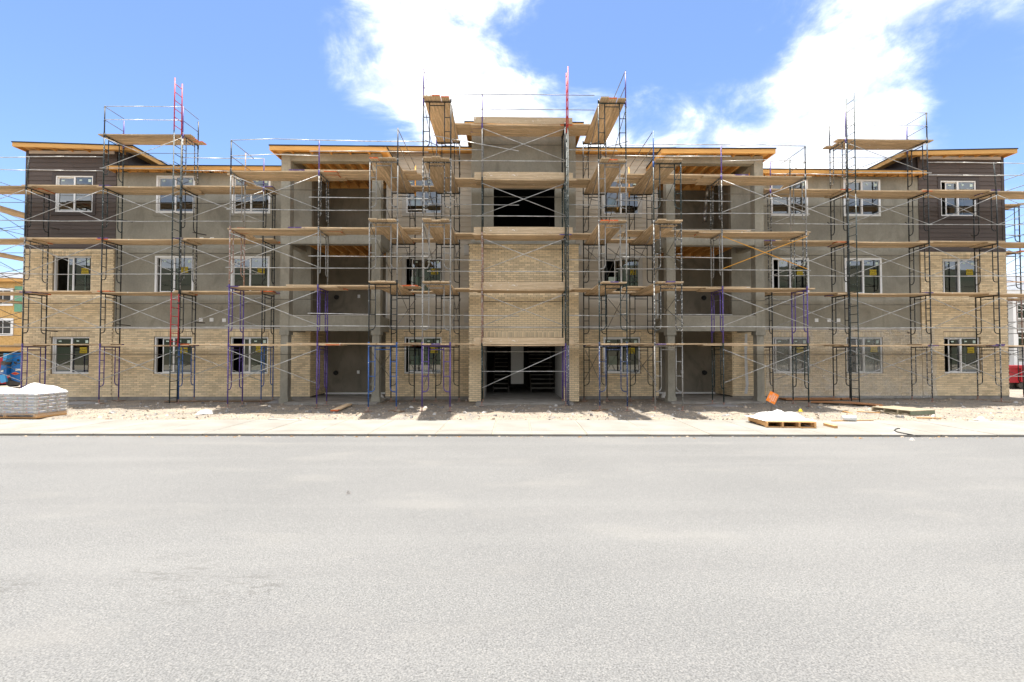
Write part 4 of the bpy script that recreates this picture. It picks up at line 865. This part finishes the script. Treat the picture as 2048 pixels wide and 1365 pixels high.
def mound(name, label, cat, cx, cy, rx, ry, z0, hts, rz=0, mat='cover'):
    b = MB(); n = 40; vs = []
    for j in range(n + 1):
        for i in range(n + 1):
            u, v = -1 + 2 * i / n, -1 + 2 * j / n; r = math.sqrt(u * u + v * v); h = 0
            for (hx, hy, hr, hh) in hts: h = max(h, hh * max(0, 1 - ((u - hx) ** 2 + (v - hy) ** 2) / (hr * hr)) ** .8)
            e = max(abs(u), abs(v)); h *= 1 if e < .8 else max(0, 1 - ((e - .8) / .2) ** 2)
            h += .022 * mnoise.noise(Vector((u * 3 + cx, v * 3, 1))) * (1 - e * e) + .012 * abs(mnoise.noise(Vector((u * 9, v * 7, 3)))); h = max(h, .004)
            vs.append((u * rx, v * ry, h))
    b.add(vs, [(j * (n + 1) + i, j * (n + 1) + i + 1, (j + 1) * (n + 1) + i + 1, (j + 1) * (n + 1) + i) for j in range(n) for i in range(n)], 0, True)
    o = b.build(name, mat); o.location = (cx, cy, z0); o.rotation_euler.z = rz; tag(o, label, cat); return o
mound('white_plastic_heap', 'white crumpled plastic heap lying on the pine pallet', 'plastic sheet', PA.x + .0, PA.y + .06, .66, .52, .152, [(-.05, .1, .85, .16), (-.5, .2, .45, .15), (.4, -.05, .55, .16), (.1, .3, .35, .2)], ang)
a = gz(1821.7, 833.5); l = gz(1742, 824); rr = gz(1866, 830)
d1 = (a - l); ang2 = math.atan2(d1.y, d1.x); n2 = Vector((-math.sin(ang2), math.cos(ang2), 0)); pc = (a + l) / 2 + n2 * .5
pallet('wooden_pallet', 'empty weathered pallet with green end lying on the dirt', (pc.x, pc.y, .02), ang2 + R(90), 'palletg', .95, d1.length, .14, 7, 'palletgreen')
# ---- wrapped load of bags at the left
c0 = gz(71, 838); c1 = gz(134, 833); dv = (c1 - c0); angR = R(83); Ws = 1.02
fx = Vector((math.cos(angR), math.sin(angR), 0)); fy = Vector((-math.sin(angR), math.cos(angR), 0))     # fx runs along the right-hand face
sl_len = .87; FL = 1.9
t = thing('wrapped_bag_load', 'pallet load of white printed bags wrapped in clear plastic', 'pallet load', (c0.x, c0.y, 0), angR)
q = MB(); 
for z0_, z1_ in ((.005, .03), (.105, .13)): q.box(0, sl_len, 0, FL, z0_, z1_)
q.build('pallet_deck', 'palletw', t, local=True)
for y in (.0, FL / 2, FL - .09): q = MB(); q.box(.01, sl_len - .01, y, y + .09, .031, .104); q.build('pallet_block', 'palletw', t, local=True)
def bag(x0, x1, y0, y1, z0, z1, front, side):
    m_ = MB(); bv = .018; n0 = [(x0, y0), (x1, y0), (x1, y1), (x0, y1)]; i_ = lambda e_: [(x0 + e_, y0 + e_), (x1 - e_, y0 + e_), (x1 - e_, y1 - e_), (x0 + e_, y1 - e_)]
    za, zb = z0 + bv, z1 - bv
    rings = [[(x, y, z0) for x, y in i_(bv)], [(x, y, za) for x, y in n0], [(x, y, zb) for x, y in n0], [(x, y, z1) for x, y in i_(bv)]]
    vs = [p for r_ in rings for p in r_]; fs = [(3, 2, 1, 0), (12, 13, 14, 15)]
    for r_ in range(3):
        for k in range(4): fs.append((r_ * 4 + k, r_ * 4 + (k + 1) % 4, r_ * 4 + 4 + (k + 1) % 4, r_ * 4 + 4 + k))
    m_.add(vs, fs, 0, True); zc = (z0 + z1) / 2
    if front:    # print on the x-facing side (y = y0)
        w_ = x1 - x0; m_.box(x0 + w_ * .18, x0 + w_ * .30, y0 - .002, y0 + .002, zc - .016, zc + .016, 2); m_.box(x0 + w_ * .32, x1 - w_ * .2, y0 - .002, y0 + .002, zc - .014, zc + .014, 1)
    if side:     # print on the left face (x = x0)
        w_ = y1 - y0; m_.box(x0 - .002, x0 + .002, y0 + w_ * .66, y0 + w_ * .8, zc - .016, zc + .016, 2); m_.box(x0 - .002, x0 + .002, y0 + w_ * .2, y0 + w_ * .64, zc - .014, zc + .014, 1)
    m_.build('bag', ['bagpaper', 'inkblue', 'inkred'], t, local=True)
LH = .098
for r_ in range(6):
    z0 = .132 + r_ * LH; z1 = z0 + LH - .006
    ws = [(.40, .28, .32), (.28, .36, .36)][r_ % 2]; tot = sum(ws); x = 0
    for w_ in ws:
        x2 = x + w_ / tot * sl_len; j_ = random.uniform(-.012, .012); bag(x + .006, x2 - .006, .0 + j_, .40 + j_, z0, z1, True, x == 0); x = x2
    y = .41; k = r_ % 2
    while y < FL - .05: w_ = (.26, .42)[k % 2]; k += 1; y2 = min(FL, y + w_); j_ = random.uniform(-.012, .012); bag(0 + j_, .42 + j_, y + .006, y2 - .006, z0, z1, False, True); y = y2
    bag(.43, sl_len - .01, .42, FL - .01, z0, z1, False, False)
b = MB(); zt = .132 + 6 * LH; n = 36; vs = []
for j in range(n + 1):
    for i in range(n + 1):
        u, v = i / n, j / n; e = max(abs(2 * u - 1), abs(2 * v - 1)); h = .0
        h = (.25 * math.exp(-((u - .42) ** 2 / .10 + (v - .27) ** 2 / .022)) + .12 * math.exp(-((u - .75) ** 2 / .03 + (v - .10) ** 2 / .02)) + .10 * math.exp(-((u - .4) ** 2 / .1 + (v - .75) ** 2 / .04))) * (1 - e ** 14)
        h += .02 * mnoise.noise(Vector((u * 4, v * 5, 2))) * (1 - e ** 4) + .012
        vs.append((-.02 + (sl_len + .04) * u, -.02 + (FL + .04) * v, zt + h - (.05 if e > .999 else 0)))
b.add(vs, [(j * (n + 1) + i, j * (n + 1) + i + 1, (j + 1) * (n + 1) + i + 1, (j + 1) * (n + 1) + i) for j in range(n) for i in range(n)], 0, True); b.build('plastic_cover', 'cover', t, local=True)
b = MB()
for (xa, ya, xb, yb) in ((-.025, -.022, sl_len + .02, -.022), (-.025, -.022, -.025, FL)):
    nn_ = 30; vs = []
    for j in range(9):
        for i in range(nn_ + 1):
            u = i / nn_; x = xa + (xb - xa) * u; y = ya + (yb - ya) * u; z = .06 + (zt - .05) * j / 8; d_ = .012 * mnoise.noise(Vector((u * 14, j * .9, xa + ya)))
            vs.append((x - (d_ + .006 if xa == xb else 0), y - (d_ + .006 if ya == yb else 0), z))
    b.add(vs, [(j * (nn_ + 1) + i, j * (nn_ + 1) + i + 1, (j + 1) * (nn_ + 1) + i + 1, (j + 1) * (nn_ + 1) + i) for j in range(8) for i in range(nn_)], 0, True)
b.build('stretch_wrap', 'film', t, local=True)
# ---- orange sign
base = gz(1543, 834); D = base.y; t = thing('parking_sign', 'orange NO PARKING yard sign tilted on a thin stake', 'sign', (base.x, D, 0))
cn = at(1545.3, 796, D); q = MB(); q.tube((base.x, D + .012, -.05), (base.x - .0, D + .012, cn.z + .02), .009, 6); q.build('stake', 'darkmetal', t)
e1 = (at(1557.6, 792, D) - at(1542, 781, D)); e2 = (at(1533, 799.7, D) - at(1542, 781, D)); ux = -e2.normalized(); uy_ = Vector((0, 0, 0))
# text reads upward along the long slanted edge
ax = -e2.normalized(); ay = Vector((-ax.z, 0, ax.x)); hw_, hh_ = e2.length / 2, e1.length / 2
def sp(u, v, dy=0): p = cn + ax * u + ay * v; return (p.x, D - dy, p.z)
q = MB(); pr = [(-hw_, -hh_), (hw_, -hh_), (hw_, hh_), (-hw_, hh_)]; q.add([sp(u, v, 0) for u, v in pr] + [sp(u, v, -.008) for u, v in pr], [(0, 1, 2, 3), (7, 6, 5, 4), (0, 4, 5, 1), (1, 5, 6, 2), (2, 6, 7, 3), (3, 7, 4, 0)], 0)
for txt, sz, v in (('NO', .066, hh_ * .58), ('PARKING', .062, hh_ * .12)):
    vs, fs = textmesh(txt, sz); q.add([sp(x, v + y, .002) for x, y, z in vs], fs, 1)
vs, fs = textmesh('ANY TIME', .036); 
for v_, n_, h_ in ((-.28, 6, .022), (-.70, 9, .012)):
    u = -hw_ * .62
    for k in range(n_): l_ = hw_ * 1.24 / n_; q.add([sp(u + l_ * .1, hh_ * v_ - h_ / 2, .002), sp(u + l_ * .85, hh_ * v_ - h_ / 2, .002), sp(u + l_ * .85, hh_ * v_ + h_ / 2, .002), sp(u + l_ * .1, hh_ * v_ + h_ / 2, .002)], [(0, 1, 2, 3)], 1); u += l_
q.build('sign_board', ['orange', 'paper'], t)
# ---- loose items: boards, sheets, roll, hose, rags
def board(name, label, cat, a, c, W_, th, mat, z=.0, lift=0):
    d = c - a; L_ = d.length; q = MB(); n = 5
    for i in range(n):
        x0_ = -L_ / 2 + L_ * i / n; x1_ = x0_ + L_ / n; za = lift * math.sin(math.pi * i / n); zb = lift * math.sin(math.pi * (i + 1) / n)
        q.hexa([(x0_, -W_ / 2, za), (x1_, -W_ / 2, zb), (x1_, W_ / 2, zb), (x0_, W_ / 2, za)], [(x0_, -W_ / 2, za + th), (x1_, -W_ / 2, zb + th), (x1_, W_ / 2, zb + th), (x0_, W_ / 2, za + th)])
    o = q.build(name, mat); m_ = (a + c) / 2; o.location = (m_.x, m_.y, dirt_z(m_.x, m_.y) + .012 + z); o.rotation_euler.z = math.atan2(d.y, d.x); tag(o, label, cat); return o
board('loose_board', 'weathered board lying on the dirt before the left patio', 'board', gz(668, 824), gz(698, 811), .22, .045, 'plank', .01)
board('plywood_sheet', 'rusty brown form panel lying flat on dirt, nearest the street', 'plywood sheet', gz(1622, 806), gz(1765, 813), .55, .03, 'ply', .02, .04)
board('plywood_sheet', 'dark red-brown form panel lying along the right wall base', 'plywood sheet', gz(1565, 801), gz(1672, 800.5), .45, .05, 'ply', .02)
board('plywood_sheet', 'small rusty panel at the foot of the right ladder', 'plywood sheet', gz(1677, 800.5), gz(1712, 800), .4, .04, 'ply', .02)
board('timber_offcut', 'square timber offcut poking out beside the pine pallet', 'timber', gz(1650, 851.5), gz(1672, 857), .085, .08, 'palletw', -.0)
board('timber_stick', 'yellowish stick lying behind the white roll', 'timber', gz(1664, 843), gz(1746, 841.5), .05, .04, 'palletw')
board('timber_stick', 'thin stick on the dirt right of the empty pallet', 'timber', gz(1833, 838), gz(1882, 839), .035, .03, 'palletw')
board('timber_stick', 'thin stick on the dirt left of the empty pallet', 'timber', gz(1686, 824), gz(1704, 828), .05, .03, 'palletw')
board('timber_stick', 'long pale stick lying before the empty pallet', 'timber', gz(1714, 823), gz(1760, 826), .04, .025, 'palletw')
board('metal_strip', 'gray metal strip lying along the sidewalk edge left of center', 'metal strip', gz(538, 838), gz(628, 841), .09, .02, 'galv')
board('timber_plate', 'long flat timber on the ground along the left wall', 'timber', gz(330, 805), gz(560, 804), .12, .04, 'wooddark')
a = gz(1690, 842); q = MB(); d_ = Vector((.93, -.20, 0)).normalized(); ct = gz(1700, 843); r_ = .075; p0 = ct - d_ * .17 + Vector((0, .05, r_ + .004)); p1 = ct + d_ * .17 + Vector((0, .05, r_ + .004))
t = thing('white_roll', 'white roll of mesh tape lying at the sidewalk edge', 'roll', (ct.x, ct.y, 0)); q.tube(p0, p1, r_, 20); q.build('roll_body', 'paper', t); q = MB(); q.tube(p1 - d_ * .001, p1 + d_ * .004, r_ * .72, 16); q.build('roll_end', 'mortar', t); q = MB(); q.tube(p1 + d_ * .002, p1 + d_ * .006, r_ * .3, 12); q.build('core', 'rubber', t)
pts = [gz(u, v, .012) for u, v in ((1800, 857.5), (1796, 857), (1791, 858.5), (1789, 861), (1794, 864), (1803, 866), (1815, 868.3))] + [Vector((*gz(u, v, -.02).xy, -.02)) for u, v in ((1830, 871), (1842, 872.5))]
q = MB(); q.path(pts, .011, 8); tag(q.build('black_hose', 'rubber'), 'black bent hose hooked over the kerb at right', 'hose')
mound('paper_bag', 'torn white paper bag lying on the left dirt', 'bag', gz(410, 828).x, gz(410, 828).y, .24, .13, .0, [(.2, 0, .9, .13), (-.4, .2, .6, .08)], .2, 'bagpaper')
mound('yellow_scrap', 'yellow plastic scrap on the dirt behind the pine pallet', 'scrap', gz(1601, 824).x, gz(1601, 824).y, .09, .06, .01, [(0, 0, .9, .08)], .6, 'notice')
mound('plastic_scrap', 'gray plastic sheet heap at the foot of the right patio', 'plastic sheet', gz(1420, 803).x, gz(1420, 803).y, .75, .25, .0, [(.1, .2, .7, .07), (-.6, 0, .5, .06)], 0, 'bagpaper')
mound('plastic_scrap', 'white film bunched round the right balcony inner column foot', 'plastic sheet', gz(1335, 799).x, gz(1335, 799).y, .34, .2, .0, [(-.2, .2, .6, .28)], 0, 'bagpaper')
mound('plastic_scrap', 'gray film bunched round the left balcony inner column foot', 'plastic sheet', gz(757, 800).x, gz(757, 800).y, .34, .2, .0, [(.1, .2, .6, .24)], 0, 'bagpaper')
mound('plastic_scrap', 'small white wrapper on the dirt near right end', 'scrap', gz(1962, 840).x, gz(1962, 840).y, .16, .1, .0, [(0, 0, .8, .09)], .3, 'cover')
mound('concrete_lump', 'pale concrete lump on the kerb beside the hose', 'rubble', gz(1794, 871, -.055).x, gz(1794, 870, -.055).y, .07, .05, -.055, [(0, 0, 1.2, .06)], .2, 'bagpaper')
mound('pebble_pile', 'gray rubble pile by the foot of the purple scaffold', 'rubble', gz(560, 806).x, gz(560, 806).y, .5, .3, .0, [(0, 0, .9, .1), (.5, .2, .5, .07)], .2, 'st2')
mound('pebble_pile', 'dark gravel heap beside the right patio slab', 'rubble', gz(1440, 813).x, gz(1440, 813).y, .8, .35, .0, [(0, 0, .9, .07), (.5, .2, .5, .05)], .2, 'st2')
mound('pebble_pile', 'gray gravel heap beside the wrapped bag load', 'rubble', gz(160, 808).x, gz(160, 808).y, .6, .3, .0, [(0, 0, .9, .08), (.5, .2, .5, .05)], .2, 'st2')
# stones on the road
for u, v, r_, lb in ((697, 988, .035, 'dark pebble alone on the road left of center'), (1824, 881, .05, 'pale stone on the road near the black hose')):
    p = gz(u, v, -.055); mound('road_stone', lb, 'stone', p.x, p.y, r_, r_ * .8, -.056, [(0, 0, 1, r_ * .9)], .3, 'st2' if u < 1000 else 'st3')
# ================================================================== buildings and machines behind
# left: sheathed house frame
t = thing('unfinished_house', 'plywood-sheathed unfinished apartment block behind the left end', 'building', (-58, 51, 0))
def part(nm, mt, x0, x1, y0, y1, z0, z1, par=None): q = MB(); q.box(x0, x1, y0, y1, z0, z1); return q.build(nm, mt, par or t)
xr = -44; q = MB(); q.box(-80, xr, 51, 63, 2.45, 9.35); q.build('wall', 'osb', t); part('garage_void', 'inner', -80, xr, 52.2, 63, 0, 2.44); part('beam', 'wood', -80, xr, 51.1, 51.4, 2.0, 2.42)
gx = at(29, 600, 50.97).x; gx1 = at(45.5, 600, 50.97).x; part('green_panel', 'greenwrap', gx, gx1, 50.95, 50.99, at(29, 624, 51).z, at(29, 573, 51).z)
part('fascia', 'wood', -80.5, xr + .3, 50.5, 50.6, 9.2, 9.55)
q = MB(); q.hexa([(-80.5, 50.45, 9.55), (xr + .5, 50.45, 9.55), (xr + .5, 63.5, 9.55), (-80.5, 63.5, 9.55)], [(-78, 55, 10.9), (xr - 2.5, 55, 10.9), (xr - 2.5, 59, 10.9), (-78, 59, 10.9)]); q.build('roof', 'shingle', t)
for v0, v1 in ((577, 612), (637, 672)):
    for u1 in (27, -75):
        x1_ = at(u1, v0, 50.95).x; x0_ = x1_ - 2.0; za, zb = at(0, v1, 50.95).z, at(0, v0, 50.95).z
        w_ = part('window', 'white', x0_, x1_, 50.9, 50.97, za, zb)
        for k in (0, 1): part('pane', 'inner', x0_ + .25 + k * .8, x0_ + .95 + k * .8, 50.87, 50.895, za + .25, zb - .25, w_)
# right: finished taupe house
t = thing('taupe_house', 'finished taupe apartment block with white trim behind right end', 'building', (58, 51, 0))
xl = 44; q = MB(); q.box(xl, 82, 51, 63, 0, 8.2); q.build('wall', 'graybldg', t); part('eave_board', 'white', xl - .5, 82.5, 50.3, 50.45, 8.1, 8.5)
q = MB(); q.hexa([(xl - .6, 50.2, 8.5), (82.6, 50.2, 8.5), (82.6, 63.6, 8.5), (xl - .6, 63.6, 8.5)], [(xl + 2.5, 56, 10.9), (80, 56, 10.9), (80, 58, 10.9), (xl + 2.5, 58, 10.9)]); q.build('roof', 'shingle', t)
part('belt_board', 'white', xl, 82, 50.9, 50.99, 3.5, 4.1); part('belt_board', 'white', xl, 82, 50.9, 50.99, .4, .9); part('belt_board', 'graybldg', xl, 82, 50.93, 50.995, 5.2, 5.6)
for u0 in (2022, 2105): x_ = at(u0, 700, 50.6).x; part('porch_column', 'white', x_, x_ + .5, 50.3, 50.8, 0, 8.1)
for v0, v1 in ((606, 634), (664, 692)):
    for u0 in (1990, 2033.5, 2062):
        x_ = at(u0, v0, 50.95).x; za, zb = at(0, v1, 50.95).z, at(0, v0, 50.95).z; x2_ = x_ + 1.25; w_ = part('window', 'white', x_ - .15, x2_ + .15, 50.86, 50.97, za - .15, zb + .15)
        part('pane', 'glass', x_, x2_, 50.83, 50.855, za, zb, w_); part('glazing_bar', 'white', x_, x2_, 50.81, 50.825, (za + zb) / 2 + .1, (za + zb) / 2 + .18, w_); part('dark_backing', 'inner', x_ + .02, x2_ - .02, 50.84, 50.858, za + .02, zb - .02, w_)  # near-black sheet closes each window behind its glass
# red dumpster at right
Yd = 25; xa = at(2012, 770, Yd).x; t = thing('red_dumpster', 'red steel roll-off dumpster standing behind the right end', 'dumpster', (xa + 3, Yd, 0))
zt_ = at(2030, 733, Yd).z; zb_ = .28; q = MB(); q.box(xa, xa + 6, Yd, Yd + 2.3, zb_, zt_); q.build('container_body', 'redsteel', t)
for k in range(10): part('rib', 'redsteel', xa + .1 + k * .62, xa + .22 + k * .62, Yd - .09, Yd - .001, zb_, zt_ - .1)
part('top_rail', 'redsteel', xa - .05, xa + 6.05, Yd - .12, Yd + .05, zt_ - .098, zt_ + .05); part('skid', 'darkmetal', xa + .3, xa + 5.7, Yd + .2, Yd + .35, .0, zb_ - .002)
for k in (0, 1): q = MB(); q.tube((xa + .8 + k * 4.2, Yd - .02, .13), (xa + .8 + k * 4.2, Yd + .2, .13), .15, 12); q.build('roller', 'darkmetal', t)
# blue excavator arm machine and red machine at left
Yb = 26.5; 
def bp(u, v): p = at(u, v, Yb); return (p.x, p.z)
t = thing('blue_lift_machine', 'bright blue construction lift machine parked behind the left end', 'machine', (at(30, 770, Yb).x, Yb, 0))
q = MB(); q.prism([bp(26, 706), bp(70, 706), bp(70, 762), bp(38, 765), bp(23, 760), bp(20, 752), bp(23, 726)], Yb, Yb + 1.2); q.build('body', 'bluesteel', t)
q = MB(); q.prism([bp(18.5, 707), bp(26, 707), bp(23, 726), bp(17, 724)], Yb - .3, Yb + .4); q.build('boom_link', 'ltblue', t)
q = MB(); q.prism([bp(11, 724), bp(16, 720), bp(21, 728), bp(20, 750), bp(8, 752), bp(8, 742)], Yb - .2, Yb + 1.2); q.build('side_plate', 'bluesteel', t)
q = MB(); q.prism([bp(9, 751), bp(21, 748), bp(24, 763), bp(13, 766)], Yb - .3, Yb - .21); q.build('foot_plate', 'ltblue', t)
q = MB(); q.prism([bp(22.5, 747.5), bp(31, 744.5), bp(40, 747.5), bp(31, 750.5)], Yb - .03, Yb - .002); q.build('diamond_emblem', 'orange', t); q = MB(); q.prism([bp(25, 747.5), bp(31, 745.7), bp(37, 747.5), bp(31, 749.3)], Yb - .05, Yb - .032); q.build('emblem_centre', 'redsteel', t)
q = MB(); q.prism([bp(32, 738), bp(44, 738), bp(44, 742), bp(32, 742)], Yb - .03, Yb - .002); q.build('white_decal', 'paper', t); q = MB(); q.prism([bp(10, 740), bp(15, 740), bp(15, 744.5), bp(10, 744.5)], Yb - .23, Yb - .201); q.build('white_decal', 'paper', t)
for u, v in ((31.5, 726), (37, 721)): p = at(u, v, Yb); q = MB(); q.tube((p.x, Yb - .04, p.z), (p.x, Yb, p.z), .06, 10); q.build('pin', 'rubber', t)
p = at(20, 726, Yb); q = MB(); q.tube((p.x, Yb - .35, p.z), (p.x, Yb + .1, p.z), .11, 12); q.build('pivot', 'darkmetal', t)
for u in (14, 52): p = at(u, 772, Yb); q = MB(); q.tube((p.x, Yb + .2, .27), (p.x, Yb + .5, .27), .27, 20); q.build('wheel', 'rubber', t)
q = MB(); q.prism([bp(17, 763), bp(70, 763), bp(70, 771), bp(17, 771)], Yb + .05, Yb + 1.6); q.build('chassis', 'darkmetal', t)
Yb = 28.5; t = thing('red_machine', 'red machine with ribbed lower panels at the left picture edge', 'machine', (at(-10, 770, Yb).x, Yb, 0))
q = MB(); q.prism([bp(-60, 716), bp(11, 716), bp(9, 740), bp(-60, 740)], Yb, Yb + 2); q.build('hood', 'redsteel', t)
for k in range(5): q = MB(); v0 = 741 + k * 5.6; q.prism([bp(-60, v0), bp(7 + k * .4, v0), bp(7 + k * .4, v0 + 5), bp(-60, v0 + 5)], Yb + .1 - .08 * (k % 2), Yb + 2); q.build('ribbed_panel', 'redsteel', t)
q = MB(); q.prism([bp(-60, 770), bp(6, 770), bp(6, 778), bp(-60, 778)], Yb + .2, Yb + 1.8); q.build('undercarriage', 'rubber', t)
